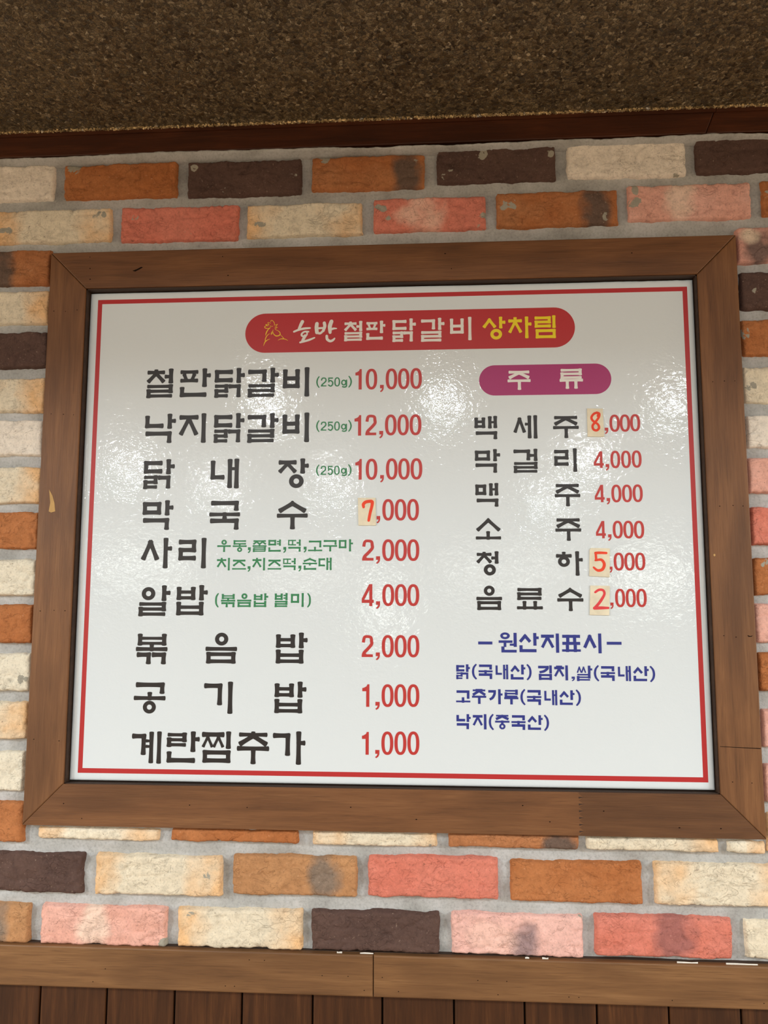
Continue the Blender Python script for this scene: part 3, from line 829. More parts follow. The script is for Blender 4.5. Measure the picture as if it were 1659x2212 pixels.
# low ceiling of chips, its raw front edge above the crown strip
b = MB()
b.box(-6, 6, SOFFIT_D, -0.004, SOFFIT_Z, CEIL_Z + 0.1)
structure(b.build('ceiling', M['chips']))
b = MB()
rs = np.random.RandomState(4)
x = -XW
while x < XW:
    wd = rs.uniform(0.0012, 0.0042)
    hh = rs.uniform(0.0030, 0.0052)
    yy = -0.0052 - rs.uniform(0, 0.003)
    t = rs.uniform(-0.0012, 0.0012, 4)
    zt, zb = SOFFIT_Z + 0.001, SOFFIT_Z - hh + 0.0014
    vs = [(x, yy + t[0], zb + t[1] * 0.4), (x + wd, yy + t[2], zb + t[3] * 0.4), (x + wd, yy + t[1], zt), (x, yy + t[3], zt)]
    b.poly(vs)
    b.poly([(x, -0.002, zb), (x + wd, -0.002, zb), vs[1], vs[0]])
    x += wd * 0.9
structure(b.build('trim_5', M['chips_edge_lit']))

# the rest of the room, seen in the film's reflections
b = MB()
b.box(-6, 6, -10, SOFFIT_D, CEIL_Z, CEIL_Z + 0.1)
structure(b.build('ceiling_main', M['ceil']))
b = MB()
b.box(-6, 6, -10, 0.2, FLOOR_Z - 0.1, FLOOR_Z)
structure(b.build('floor', M['floor']))
WINS = [(-5.0, -3.4, 0.22, 0.52), (-2.4, -1.2, 0.20, 0.40), (-0.80, -0.45, -0.60, 0.22), (0.1, 1.9, 0.18, 0.36), (2.6, 3.7, 0.02, 0.44)]
b = MB()
xs = [-6] + [v for w in WINS for v in w[:2]] + [6]
for i in range(0, len(xs), 2):
    b.box(xs[i], xs[i + 1], -10.1, -10, FLOOR_Z, CEIL_Z)
for x0, x1, z0, z1 in WINS:
    b.box(x0, x1, -10.1, -10, FLOOR_Z, z0)
    b.box(x0, x1, -10.1, -10, z1, CEIL_Z)
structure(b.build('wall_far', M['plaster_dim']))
for i, (x0, x1, z0, z1) in enumerate(WINS):
    b = MB()
    b.box(x0, x1, -10.08, -10.06, z0, z1, 0)
    for q in (x0, x1 - 0.04):
        b.box(q, q + 0.04, -10.06, -10.0, z0, z1, 1)
    for q in (z0, z1 - 0.03):
        b.box(x0, x1, -10.06, -10.0, q, q + 0.03, 1)
    structure(b.build('window_%d' % (i + 1), [M['window'], M['window_frame']]))

# ------------------------------------------------------------------ the framed menu board
board = bpy.data.objects.new('menu_board', None)
COL.objects.link(board)
board.empty_display_size = 0.1
board.location = (0, 0.03, -FZ)
tag(board, 'glossy white menu board with Korean dishes and prices in a brown wooden frame', 'menu board')
OFF = Vector(board.location)


def part(mb, name, mats, parent=None, smooth=False):
    """parts are modelled in room coordinates, then expressed about the board's base"""
    mb.v = [(v[0] - OFF.x, v[1] - OFF.y, v[2] - OFF.z) for v in mb.v]
    return mb.build(name, mats, parent or board, smooth)


IX, IZ = 0.5022, 0.4025
IB = 0.4035
fy0, fy1 = 0.0, 0.045


def holes(b, pts, mi=1, y=-0.0002, r=0.0012):
    for (hx_, hz_) in pts:
        a = rnd.uniform(0.6, 1.3)
        b.poly([(hx_ + r * a * math.cos(t * 0.785), y, hz_ + r * 0.7 * math.sin(t * 0.785)) for t in range(8)], mi)


fm = [M['frame_h'], M['hole'], M['lip'], M['scar']]
fmv = [M['frame_v'], M['hole'], M['lip'], M['scar']]
fmd = [M['frame_d'], M['hole'], M['lip'], M['scar']]
g = 0.00025
# top rail
b = MB()
b.prism([(-FX + g, FZ), (-IX + g, IZ), (IX - g, IZ), (FX - g, FZ)], fy0, fy1, 0, 0.0016)
holes(b, [(-0.497, 0.457), (-0.496, 0.437), (-0.495, 0.418), (0.40, 0.44), (-0.27, 0.452), (-0.26, 0.419), (0.10, 0.447), (0.11, 0.421)])
b.poly([(-0.423, -0.0003, 0.431), (-0.416, -0.0003, 0.4335), (-0.408, -0.0003, 0.4375), (-0.405, -0.0003, 0.4365), (-0.411, -0.0003, 0.433), (-0.418, -0.0003, 0.4295)], 1)
part(b, 'frame_rail', fm)
# left and right rails
b = MB()
b.prism([(-FX, FZ - g), (-FX, -FZ + g), (-IX, -IB + g), (-IX, IZ - g)], fy0, fy1, 0, 0.0016)
holes(b, [(-0.555, 0.364), (-0.535, 0.363), (-0.515, 0.365), (-0.551, 0.188), (-0.530, 0.187), (-0.513, 0.186), (-0.553, -0.135), (-0.530, -0.134), (-0.512, -0.1345), (-0.553, -0.336), (-0.512, -0.338)], r=0.001)
b.poly([(-0.548, -0.0003, 0.062), (-0.542, -0.0003, 0.052), (-0.538, -0.0003, 0.040), (-0.536, -0.0003, 0.026), (-0.543, -0.0003, 0.024), (-0.547, -0.0003, 0.026), (-0.545, -0.0003, 0.040)], 3)
part(b, 'frame_rail', fmv)
b = MB()
b.prism([(FX, -FZ + g), (FX, FZ - g), (IX, IZ - g), (IX, -IB + g)], fy0, fy1, 0, 0.0016)
holes(b, [(0.518, 0.225), (0.536, 0.226), (0.552, 0.226), (0.520, 0.028), (0.540, 0.029), (0.555, 0.028), (0.517, -0.170), (0.535, -0.172), (0.553, -0.170), (0.520, -0.385), (0.548, -0.386)], r=0.001)
b.poly([(0.552 + 0.0, -0.0003, -0.169), (0.5535, -0.0003, -0.1715), (0.558, -0.0003, -0.1712), (0.560, -0.0003, -0.1695), (0.556, -0.0003, -0.1702)], 1)
b.poly([(0.5085 + 0.0016 * math.cos(t * 0.785), -0.0003, -0.0475 + 0.002 * math.sin(t * 0.785)) for t in range(8)], 3)
b.poly([(IX + 0.002, -0.0002, -0.3335), (FX - 0.002, -0.0002, -0.3355), (FX - 0.002, -0.0002, -0.3367), (IX + 0.002, -0.0002, -0.3342)], 1)
part(b, 'frame_rail', fmv)
# bottom rail with its finger joint: two lengths of board in one rail
JX2 = 0.297
teeth = []
nt = 12
za, zb = -FZ + 0.002, -IB - 0.002
for i in range(nt + 1):
    z = za + (zb - za) * i / nt
    teeth.append((JX2 + (0.0035 if i % 2 else -0.0035), z))
b = MB()
left = [(-FX + g, -FZ), (JX2 - 0.0035, -FZ)] + teeth + [(JX2 - 0.0035, -IB), (-IX + g, -IB)]
right = [(JX2 - 0.0035, -FZ), (FX - g, -FZ), (IX - g, -IB), (JX2 - 0.0035, -IB)] + teeth[::-1]
b.prism(left, fy0, fy1, 0)
b.prism(right, fy0, fy1, 4)
holes(b, [(-0.50, -0.433), (-0.47, -0.455), (-0.30, -0.432), (-0.21, -0.434), (-0.05, -0.431), (0.05, -0.447), (0.21, -0.424), (0.25, -0.447), (0.33, -0.43), (0.44, -0.452), (0.50, -0.452)])
for i in range(1, nt, 2):
    zc = teeth[i][1]
    b.poly([(JX2 - 0.0035, -0.0003, zc - 0.0022), (JX2 + 0.0042, -0.0003, zc), (JX2 - 0.0035, -0.0003, zc + 0.0005)], 2)
part(b, 'frame_rail', fm + [M['frame_d']])
# dark rebate strips lining the opening
b = MB()
t = 0.0022
b.box(-IX - 0.002, -IX + t, 0.0035, 0.040, -IB, IZ)
b.box(IX - t, IX + 0.002, 0.0035, 0.040, -IB, IZ)
b.box(-IX, IX, 0.0035, 0.040, IZ - t, IZ + 0.002)
b.box(-IX, IX, 0.0035, 0.040, -IB - 0.002, -IB + 0.001)
part(b, 'rebate_strip', M['lip'])
b = MB()
b.box(-0.52, 0.52, 0.030, 0.044, -0.42, 0.42)
part(b, 'backing_board', M['board'])

# the printed panel: film wrapped over a thin board, edges rolled back a little
YS = 0.012
PX0, PX1, PZ0, PZ1 = -0.4995, 0.4993, -0.4008, 0.3992
nx, nz = 140, 110
X, Z = np.meshgrid(np.linspace(PX0, PX1, nx), np.linspace(PZ0, PZ1, nz), indexing='ij')
# denser rings at the border
X = PX0 + (PX1 - PX0) * (0.5 - 0.5 * np.cos(np.linspace(0, 1, nx) * np.pi))[:, None] * 1.0 + 0 * Z
Z = PZ0 + (PZ1 - PZ0) * (0.5 - 0.5 * np.cos(np.linspace(0, 1, nz) * np.pi))[None, :] * 1.0 + 0 * X
e = np.minimum(np.minimum(X - PX0, PX1 - X), np.minimum(Z - PZ0, PZ1 - Z))
Y = YS + 0.0035 * np.exp(-np.maximum(e, 0) / 0.0013)
et = np.clip((Z - (PZ1 - 0.013)) / 0.013, 0, 1)
Y = Y + 0.0016 * et ** 2 * (fbm(X * 9, Z * 0 + 2.0, 3) - 0.2) * 2
side = np.clip(1 - np.minimum(X - PX0, PX1 - X) / 0.012, 0, 1)
Y = Y + 0.0007 * side ** 2
crump = np.clip((X - 0.30) / 0.05, 0, 1) * et * (fbm(X * 160, Z * 260, 2) - 0.5) * 0.0022
Y = Y + crump
V0 = np.stack([X, Y, Z], -1).reshape(-1, 3)
idx = np.arange(nx * nz).reshape(nx, nz)
F0 = np.stack([idx[:-1, :-1], idx[1:, :-1], idx[1:, 1:], idx[:-1, 1:]], -1).reshape(-1, 4).tolist()
b = MB()
b.v = [tuple(v) for v in V0]
b.f = [tuple(f) for f in F0]
b.mi = [0] * len(F0)
rim = list(idx[:, 0]) + list(idx[-1, 1:]) + list(idx[-2::-1, -1]) + list(idx[0, -2:0:-1])
base = len(b.v)
b.v += [(b.v[i][0], 0.030, b.v[i][2]) for i in rim]
n = len(rim)
for i in range(n):
    j = (i + 1) % n
    b.f.append((rim[i], base + i, base + j, rim[j]))
    b.mi.append(0)
panel = part(b, 'printed_panel', M['panel'], None, True)

# ------------------------------------------------------------------ lettering
class Ink:
    """flat shapes printed on the panel at y = Y; coordinates in metres (x, z)"""

    def __init__(self, y):
        self.y = y
        self.mb = MB()
        self.k = 0

    def poly(self, pts):
        a = sum(pts[i - 1][0] * pts[i][1] - pts[i][0] * pts[i - 1][1] for i in range(len(pts)))
        if a < 0:
            pts = pts[::-1]
        self.k += 1
        y = self.y - 1.6e-6 * (self.k % 60)           # one coat over another, microns apart
        self.mb.poly([(p[0], y, p[1]) for p in pts])

    def flare(self, p, q, w, k=1.0):
        """straight pen stroke between end centres, waisted, with rounded flared ends"""
        p, q = Vector(p), Vector(q)
        d = q - p
        L = max(d.length, 1e-6)
        d = d / L
        nrm = Vector((-d.y, d.x))
        h = w / 2
        p, q = p - d * h * 0.0, q + d * h * 0.0
        e0, e1 = p - d * h, q + d * h
        N = 8
        up_, dn = [], []
        for i in range(N + 1):
            t = i / N
            s = (e0 + d * h * 0.62) * (1 - t) + (e1 - d * h * 0.62) * t
            f = abs(2 * t - 1)
            hw = h * (0.90 + 0.18 * k * f ** 2.5)
            up_.append(s + nrm * hw)
            dn.append(s - nrm * hw)
        hw = h * (0.90 + 0.18 * k)
        capq = [e1 - d * h * 0.28 + nrm * hw * 0.98, e1 - d * h * 0.08 + nrm * hw * 0.72, e1 + nrm * hw * 0.3, e1 - nrm * hw * 0.3,
                e1 - d * h * 0.08 - nrm * hw * 0.72, e1 - d * h * 0.28 - nrm * hw * 0.98]
        capp = [e0 + d * h * 0.28 - nrm * hw * 0.98, e0 + d * h * 0.08 - nrm * hw * 0.72, e0 - nrm * hw * 0.3, e0 + nrm * hw * 0.3,
                e0 + d * h * 0.08 + nrm * hw * 0.72, e0 + d * h * 0.28 + nrm * hw * 0.98]
        self.poly([tuple(v) for v in up_ + capq + dn[::-1] + capp])

    def bar(self, p, q, w):
        """butt-ended stroke"""
        p, q = Vector(p), Vector(q)
        d = (q - p).normalized()
        nr = Vector((-d.y, d.x)) * w / 2
        p, q = p - d * w / 2, q + d * w / 2
        self.poly([tuple(p + nr), tuple(p - nr), tuple(q - nr), tuple(q + nr)])

    def ribbon(self, pts, ws, caps=True, sub=6):
        """smooth brush stroke with varying width"""
        P = [Vector(p) for p in pts]
        if len(P) > 2:
            Q, Wd = [], []
            for i in range(len(P) - 1):
                a, b_, c_, d_ = P[max(i - 1, 0)], P[i], P[i + 1], P[min(i + 2, len(P) - 1)]
                for s in range(sub):
                    t = s / sub
                    Q.append(0.5 * (2 * b_ + (c_ - a) * t + (2 * a - 5 * b_ + 4 * c_ - d_) * t * t + (3 * b_ - a - 3 * c_ + d_) * t ** 3))
                    Wd.append(ws[i] * (1 - t) + ws[i + 1] * t)
            Q.append(P[-1])
            Wd.append(ws[-1])
        else:
            Q, Wd = P, list(ws)
        n = len(Q)
        Ls, Rs = [], []
        for i in range(n):
            d = (Q[min(i + 1, n - 1)] - Q[max(i - 1, 0)])
            d = d.normalized() if d.length > 1e-9 else Vector((1, 0))
            nr = Vector((-d.y, d.x)) * Wd[i] / 2
            Ls.append(Q[i] + nr)
            Rs.append(Q[i] - nr)
        for i in range(n - 1):
            self.poly([tuple(Ls[i]), tuple(Rs[i]), tuple(Rs[i + 1]), tuple(Ls[i + 1])])
        if caps:
            for c, w in ((Q[0], Wd[0]), (Q[-1], Wd[-1])):
                self.poly([(c.x + w / 2 * math.cos(t * math.pi / 6), c.y + w / 2 * math.sin(t * math.pi / 6)) for t in range(12)])

    def ring(self, cx, cz, rx, rz, wx, wz, pw=2.0, N=36):
        o, i_ = [], []
        for k in range(N):
            a = 2 * math.pi * k / N
            c, s = math.cos(a), math.sin(a)
            c, s = math.copysign(abs(c) ** (2 / pw), c), math.copysign(abs(s) ** (2 / pw), s)
            o.append((cx + rx * c, cz + rz * s))
            i_.append((cx + (rx - wx) * c, cz + (rz - wz) * s))
        for k in range(N):
            j = (k + 1) % N
            self.poly([o[k], o[j], i_[j], i_[k]])
            self.k -= 1
        self.k += 1

    def build(self, name, mat, parent):
        return part(self.mb, name, mat, parent)


CHO = 'ㄱㄲㄴㄷㄸㄹㅁㅂㅃㅅㅆㅇㅈㅉㅊㅋㅌㅍㅎ'
JUNG = 'ㅏㅐㅑㅒㅓㅔㅕㅖㅗㅘㅙㅚㅛㅜㅝㅞㅟㅠㅡㅢㅣ'
JONG = ['', 'ㄱ', 'ㄲ', 'ㄳ', 'ㄴ', 'ㄵ', 'ㄶ', 'ㄷ', 'ㄹ', 'ㄺ', 'ㄻ', 'ㄼ', 'ㄽ', 'ㄾ', 'ㄿ', 'ㅀ', 'ㅁ', 'ㅂ', 'ㅄ', 'ㅅ', 'ㅆ', 'ㅇ', 'ㅈ', 'ㅊ', 'ㅋ', 'ㅌ', 'ㅍ', 'ㅎ']


class Hangul:
    def __init__(self, ink, box, w, sty):
        self.ink, self.w, self.sty = ink, w, sty
        self.x0, self.z0, self.x1, self.z1 = box     # z0 is the top
        self.Wd, self.Ht = self.x1 - self.x0, self.z0 - self.z1

    def st(self, p, q, w):
        if self.sty == 'A':
            self.ink.flare(p, q, w)
        else:
            self.ink.bar(p, q, w)

    def X(self, f):
        return self.x0 + f * self.Wd

    def Z(self, f):
        return self.z0 - f * self.Ht

    def jamo(self, j, fx0, fz0, fx1, fz1, lead=False):
        x0, x1, t, b_ = self.X(fx0), self.X(fx1), self.Z(fz0), self.Z(fz1)
        w, H_, W_ = self.w, self.Z(fz0) - self.Z(fz1), self.X(fx1) - self.X(fx0)
        h = w / 2
        st = self.st
        if j in ('ㄲ', 'ㄸ', 'ㅃ', 'ㅆ', 'ㅉ', 'ㄺ'):
            pair = {'ㄲ': 'ㄱㄱ', 'ㄸ': 'ㄷㄷ', 'ㅆ': 'ㅅㅅ', 'ㅉ': 'ㅈㅈ', 'ㄺ': 'ㄹㄱ', 'ㅃ': 'ㅂㅂ'}[j]
            gap = {'ㄲ': 0.02, 'ㄸ': -0.01, 'ㅆ': -0.10, 'ㅉ': -0.06, 'ㄺ': 0.0, 'ㅃ': 0.02}[j] * (fx1 - fx0)
            mid = fx0 + (fx1 - fx0) * (0.53 if j == 'ㄺ' else 0.5)
            if j == 'ㅉ':
                wh = min(w, H_ / 2.7)
                st((x0 + h, t - wh / 2), (x1 - h, t - wh / 2), wh)
                for a, c in ((fx0, mid - gap / 2), (mid + gap / 2, fx1)):
                    xm = (self.X(a) + self.X(c)) / 2
                    st((xm, t - wh), (self.X(a) + h * 0.8, b_ + h * 0.8), min(w, W_ * 0.13))
                    st((xm, t - wh), (self.X(c) - h * 0.8, b_ + h * 0.8), min(w, W_ * 0.13))
                return
            sw, self.w = self.w, min(self.w, W_ * (0.16 if self.sty == 'A' else 0.17))
            self.jamo(pair[0], fx0, fz0, mid - gap / 2, fz1)
            self.jamo(pair[1], mid + gap / 2, fz0, fx1, fz1)
            self.w = sw
            return
        if j == 'ㄱ':
            wh = min(w, H_ * 0.5)
            st((x0 + h, t - wh / 2), (x1 - h, t - wh / 2), wh)
            if lead and self.sty == 'B':
                self.ink.ribbon([(x1 - h, t - wh * 0.5), (x1 - h * 1.2, t - H_ * 0.4), (x0 + W_ * 0.55, t - H_ * 0.75), (x0 + h, b_ + h * 0.6)], [w, w, w, w * 0.9], False)
            else:
                st((x1 - h, t - h), (x1 - h * 1.05, b_ + h), w)
        elif j == 'ㄴ':
            wh = min(w, H_ * 0.45)
            st((x0 + h, t - h), (x0 + h, b_ + h), w)
            st((x0 + h, b_ + wh / 2), (x1 - h, b_ + wh / 2), wh)
        elif j == 'ㄷ':
            wh = min(w, H_ / 2.8)
            st((x0 + h, t - wh / 2), (x1 - h, t - wh / 2), wh)
            st((x0 + h, b_ + wh / 2), (x1 - h, b_ + wh / 2), wh)
            st((x0 + h, t - wh / 2), (x0 + h, b_ + wh / 2), w)
        elif j == 'ㄹ':
            wh = min(w, H_ / (3.75 if self.sty == 'A' else 4.3))
            m_ = (t + b_) / 2
            st((x0 + h, t - wh / 2), (x1 - h, t - wh / 2), wh)
            st((x0 + h, m_), (x1 - h, m_), wh)
            st((x0 + h, b_ + wh / 2), (x1 - h, b_ + wh / 2), wh)
            st((x1 - h, t - wh / 2), (x1 - h, m_), w)
            st((x0 + h, m_), (x0 + h, b_ + wh / 2), w)
        elif j == 'ㅁ':
            wh = min(w, H_ / 2.7)
            st((x0 + h, t - wh / 2), (x1 - h, t - wh / 2), wh)
            st((x0 + h, b_ + wh / 2), (x1 - h, b_ + wh / 2), wh)
            st((x0 + h, t - wh / 2), (x0 + h, b_ + wh / 2), w)
            st((x1 - h, t - wh / 2), (x1 - h, b_ + wh / 2), w)
        elif j == 'ㅂ':
            wh = min(w, H_ / 3.5)
            m_ = b_ + wh * 0.5 + max(wh * 1.55, H_ * 0.40)
            st((x0 + h, t - h), (x0 + h, b_ + wh / 2), w)
            st((x1 - h, t - h), (x1 - h, b_ + wh / 2), w)
            st((x0 + h, m_), (x1 - h, m_), wh)
            st((x0 + h, b_ + wh / 2), (x1 - h, b_ + wh / 2), wh)
        elif j == 'ㅅ':
            wl = min(w, W_ * 0.26)
            xm = (x0 + x1) / 2
            st((xm, t - wl * 0.6), (x0 + wl * 0.62, b_ + wl * 0.55), wl)
            st((xm, t - wl * 0.6), (x1 - wl * 0.62, b_ + wl * 0.55), wl)
        elif j == 'ㅇ':
            r = min(W_, H_ * 1.06) / 2
            rz = H_ / 2
            wr = min(w, r * 0.62)
            self.ink.ring((x0 + x1) / 2, (t + b_) / 2, r, rz, wr, min(wr, rz * 0.6))
        elif j == 'ㅈ':
            wh = min(w, H_ * 0.34)
            xm = (x0 + x1) / 2
            wl = min(w, W_ * 0.22)
            st((x0 + h, t - wh / 2), (x1 - h, t - wh / 2), wh)
            st((xm, t - wh * 0.8), (x0 + wl * 0.6, b_ + wl * 0.5), wl)
            st((xm, t - wh * 0.8), (x1 - wl * 0.6, b_ + wl * 0.5), wl)
        elif j == 'ㅊ':
            wh = min(w, H_ * 0.28)
            xm = (x0 + x1) / 2
            wl = min(w, W_ * 0.22)
            tb = t - H_ * 0.22
            if self.sty == 'A':
                st((xm, t - h * 0.75), (xm, tb), wh)
            else:
                st((xm - W_ * 0.2, t - wh * 0.42), (xm + W_ * 0.2, t - wh * 0.42), wh * 0.85)
            st((x0 + h, tb), (x1 - h, tb), wh)
            st((xm, tb - wh * 0.3), (x0 + wl * 0.6, b_ + wl * 0.5), wl)
            st((xm, tb - wh * 0.3), (x1 - wl * 0.6, b_ + wl * 0.5), wl)
        elif j == 'ㅍ':
            wh = min(w, H_ / 3.3)
            st((x0 + h, t - wh / 2), (x1 - h, t - wh / 2), wh)
            st((x0 + h, b_ + wh / 2), (x1 - h, b_ + wh / 2), wh)
            ws = min(w, W_ * 0.2)
            k = 0.06 if self.sty == 'A' else 0.0
            for f, s in ((0.31, 1), (0.69, -1)):
                tp = t - H_ * 0.42 if self.sty == 'A' else t - wh * 0.5
                st((x0 + W_ * (f - s * k), tp), (x0 + W_ * (f + s * k * 0.3), b_ + wh * 0.9), ws)
        elif j == 'ㅎ':
            wh = min(w, H_ * 0.24)
            xm = (x0 + x1) / 2
            tb = t - H_ * 0.25
            st((xm, t - h * 0.7), (xm, tb), wh)
            st((x0 + h, tb), (x1 - h, tb), wh)
            hr = (tb - wh * 0.1 - b_) / 2
            r = min(W_ * 0.42, hr * 1.1)
            self.ink.ring(xm, b_ + hr, r, hr, min(w, r * 0.6), min(w, hr * 0.6))

    def vstem(self, f, z0=0.0, z1=1.0, w=None):
        w = w or self.w
        x = self.X(f)
        self.st((x, self.Z(z0) - w / 2), (x, self.Z(z1) + w / 2), w)
        return x

    def draw(self, ch):
        c = ord(ch) - 0xAC00
        ini, vow, fin = CHO[c // 588], JUNG[(c % 588) // 28], JONG[c % 28]
        w, h = self.w, self.w / 2
        hw = h / self.Wd                              # half a pen, as a fraction of the width
        st, X, Z = self.st, self.X, self.Z
        if vow == 'ㅝ':                                # 원
            self.ink.ring(X(0.37), Z(0.17), self.Wd * 0.26, self.Ht * 0.17, w * 0.85, w * 0.7)
            st((X(0) + h, Z(0.46)), (X(0.70), Z(0.46)), w * 0.8)
            st((X(0.36), Z(0.46)), (X(0.36), Z(0.66)), w * 0.85)
            self.vstem(1 - hw, 0.02, 0.72)
            st((X(0.68), Z(0.61)), (X(1 - hw), Z(0.61)), w * 0.7)
            self.jamo('ㄴ', 0.16, 0.70, 1.0, 1.0)
            return
        if vow in 'ㅏㅑㅓㅕㅣㅐㅔㅖ':
            top = 0.06
            if not fin:
                if vow == 'ㅏ':
                    sx = 0.80 if self.sty == 'A' else 0.78
                    self.jamo(ini, 0, 0.04 if ini in 'ㅎㅊ' else top, 0.60 if ini in 'ㅅㅎㅊㅈ' else 0.54, 0.64 if ini == 'ㅎ' else 0.74, True)
                    self.vstem(sx)
                    st((X(sx), Z(0.35)), (X(1) - h * 0.8, Z(0.35)), min(w, self.Ht * 0.14))
                elif vow == 'ㅣ':
                    self.jamo(ini, 0, 0.02 if ini == 'ㅊ' else top, 0.64 if ini not in 'ㅈㅊㅅ' else 0.72, 0.74 if ini not in 'ㅂㅁ' else 0.71, True)
                    self.vstem(1 - hw)
                elif vow == 'ㅐ':
                    if self.sty == 'B':
                        w = self.w = min(w, self.Wd * 0.165)
                        h, hw = w / 2, w / 2 / self.Wd
                    self.jamo(ini, 0, top, 0.50, 0.70)
                    a, c_ = 0.60 + hw, 1 - hw
                    self.vstem(a, 0.01, 0.99)
                    self.vstem(c_)
                    st((X(a), Z(0.34)), (X(c_), Z(0.34)), w * 0.75)
                elif vow == 'ㅔ':
                    self.jamo(ini, 0, 0.08, 0.53, 0.75)
                    a, c_ = 0.60 + hw, 1 - hw
                    self.vstem(a, 0.01, 0.99)
                    self.vstem(c_)
                    st((X(0.50) + h * 0.6, Z(0.38)), (X(a), Z(0.38)), w * 0.8)
                elif vow == 'ㅖ':
                    self.jamo(ini, 0, 0.08, 0.48, 0.74)
                    a, c_ = 0.58 + hw, 1 - hw
                    self.vstem(a, 0.01, 0.99, w * 0.92)
                    self.vstem(c_, 0, 1, w * 0.92)
                    for zz in (0.30, 0.47):
                        st((X(0.48) + h * 0.5, Z(zz)), (X(a), Z(zz)), w * 0.62)
            else:
                fz = 0.555
                f0, f1 = 0.0, 1.0
                if vow == 'ㅏ':
                    sx = 0.805
                    self.jamo(ini, 0, 0.02 if ini == 'ㅊ' else (0.0 if ini == 'ㅍ' and self.sty == 'B' else 0.06), 0.61, 0.49, True)
                    self.vstem(sx, 0, 0.66 if fin == 'ㄴ' else 0.52)
                    st((X(sx), Z(0.25)), (X(1) - h * 0.8, Z(0.25)), min(w, self.Ht * 0.14))
                    f1 = 0.88
                elif vow in 'ㅓㅕ':
                    self.jamo(ini, 0, 0.03, 0.70 if ini in 'ㅊㄱ' else 0.62, 0.49)
                    if ini == 'ㄱ':
                        pass
                    self.vstem(1 - hw, 0, 0.52)
                    for zz in ((0.28,) if vow == 'ㅓ' else (0.17, 0.36)):
                        st((X(0.70) + h * 0.5, Z(zz)), (X(1 - hw), Z(zz)), w * (0.85 if vow == 'ㅓ' else 0.7))
                elif vow == 'ㅐ':
                    self.jamo(ini, 0, 0.06, 0.48, 0.51)
                    a, c_ = 0.60 + hw, 1 - hw
                    self.vstem(a, 0.01, 0.54)
                    self.vstem(c_, 0, 0.53)
                    st((X(a), Z(0.27)), (X(c_), Z(0.27)), w * 0.7)
                    f0, fz = 0.03, 0.61
                elif vow == 'ㅣ':
                    self.jamo(ini, 0, 0.03 if ini != 'ㄹ' else 0.04, 0.78, 0.53, True)
                    self.vstem(1 - hw, 0, 0.56)
                    f0, fz = 0.04, 0.60
                if fin == 'ㅇ':
                    self.jamo(fin, 0.30, fz - 0.02, 0.90, 1.0)
                elif fin == 'ㄴ':
                    self.jamo(fin, f0 + 0.01, 0.64, f1, 1.0)
                elif fin == 'ㄱ':
                    self.jamo(fin, f0 + 0.02, fz + 0.045, f1, 1.0)
                else:
                    self.jamo(fin, f0, fz, f1, 1.0)
            return
        wv = min(w, self.Ht * 0.14)
        if not fin:
            if vow in 'ㅗㅛ':
                if ini == 'ㄱ':
                    self.jamo(ini, 0.06, 0.05, 0.92, 0.66 if self.sty == 'A' else 0.72)
                elif ini == 'ㅍ':
                    self.jamo(ini, 0.04, 0, 0.96, 0.60)
                elif ini == 'ㄹ':
                    self.jamo(ini, 0.03, 0, 0.95, 0.56)
                else:
                    self.jamo(ini, 0.03, 0.0, 0.97, 0.62)
                st((X(0) + h, Z(1) + wv / 2), (X(1) - h, Z(1) + wv / 2), wv)
                for f in ((0.49,) if vow == 'ㅗ' else (0.30, 0.70)):
                    st((X(f), Z(0.66) - h * 0.4), (X(f), Z(1) + wv / 2), w)
            elif vow in 'ㅜㅠ':
                k = 0.52 if ini not in 'ㄹ' else 0.57
                self.jamo(ini, 0.05, 0.0, 0.95, {'ㅅ': 0.42, 'ㅇ': 0.42, 'ㅊ': 0.44, 'ㄹ': 0.50}.get(ini, 0.42))
                st((X(0) + h, Z(k)), (X(1) - h, Z(k)), wv)
                for f in ((0.51,) if vow == 'ㅜ' else (0.33, 0.69)):
                    st((X(f), Z(k) - wv * 0.3), (X(f), Z(1) + h), w)
            else:
                self.jamo(ini, 0.06, 0.06, 0.94, 0.68)
                st((X(0) + h, Z(1) + wv / 2), (X(1) - h, Z(1) + wv / 2), wv)
        else:
            if vow == 'ㅗ':
                self.jamo(ini, 0.06, 0.0, 0.95, 0.37)
                st((X(0) + h, Z(0.505)), (X(1) - h, Z(0.505)), wv * 0.95)
                st((X(0.5), Z(0.38)), (X(0.5), Z(0.505)), w * 0.95)
                f = 0.61
            elif vow == 'ㅜ':
                self.jamo(ini, 0.06, 0.0, 0.94, 0.35)
                st((X(0) + h, Z(0.47)), (X(1) - h, Z(0.47)), wv * 0.95)
                st((X(0.5), Z(0.47)), (X(0.5), Z(0.60) + h * 0.5), w * 0.95)
                f = 0.61
            else:
                self.jamo(ini, 0.06, 0.0, 0.95, 0.42)
                st((X(0) + h, Z(0.53)), (X(1) - h, Z(0.53)), wv * 0.95)
                f = 0.635
            if fin == 'ㅇ':
                self.jamo(fin, 0.26, f - 0.02, 0.74, 1.0)
            elif fin == 'ㄴ':
                self.jamo(fin, 0.08, f + 0.02, 0.94, 1.0)
            else:
                self.jamo(fin, 0.04, f, 0.95, 1.0)


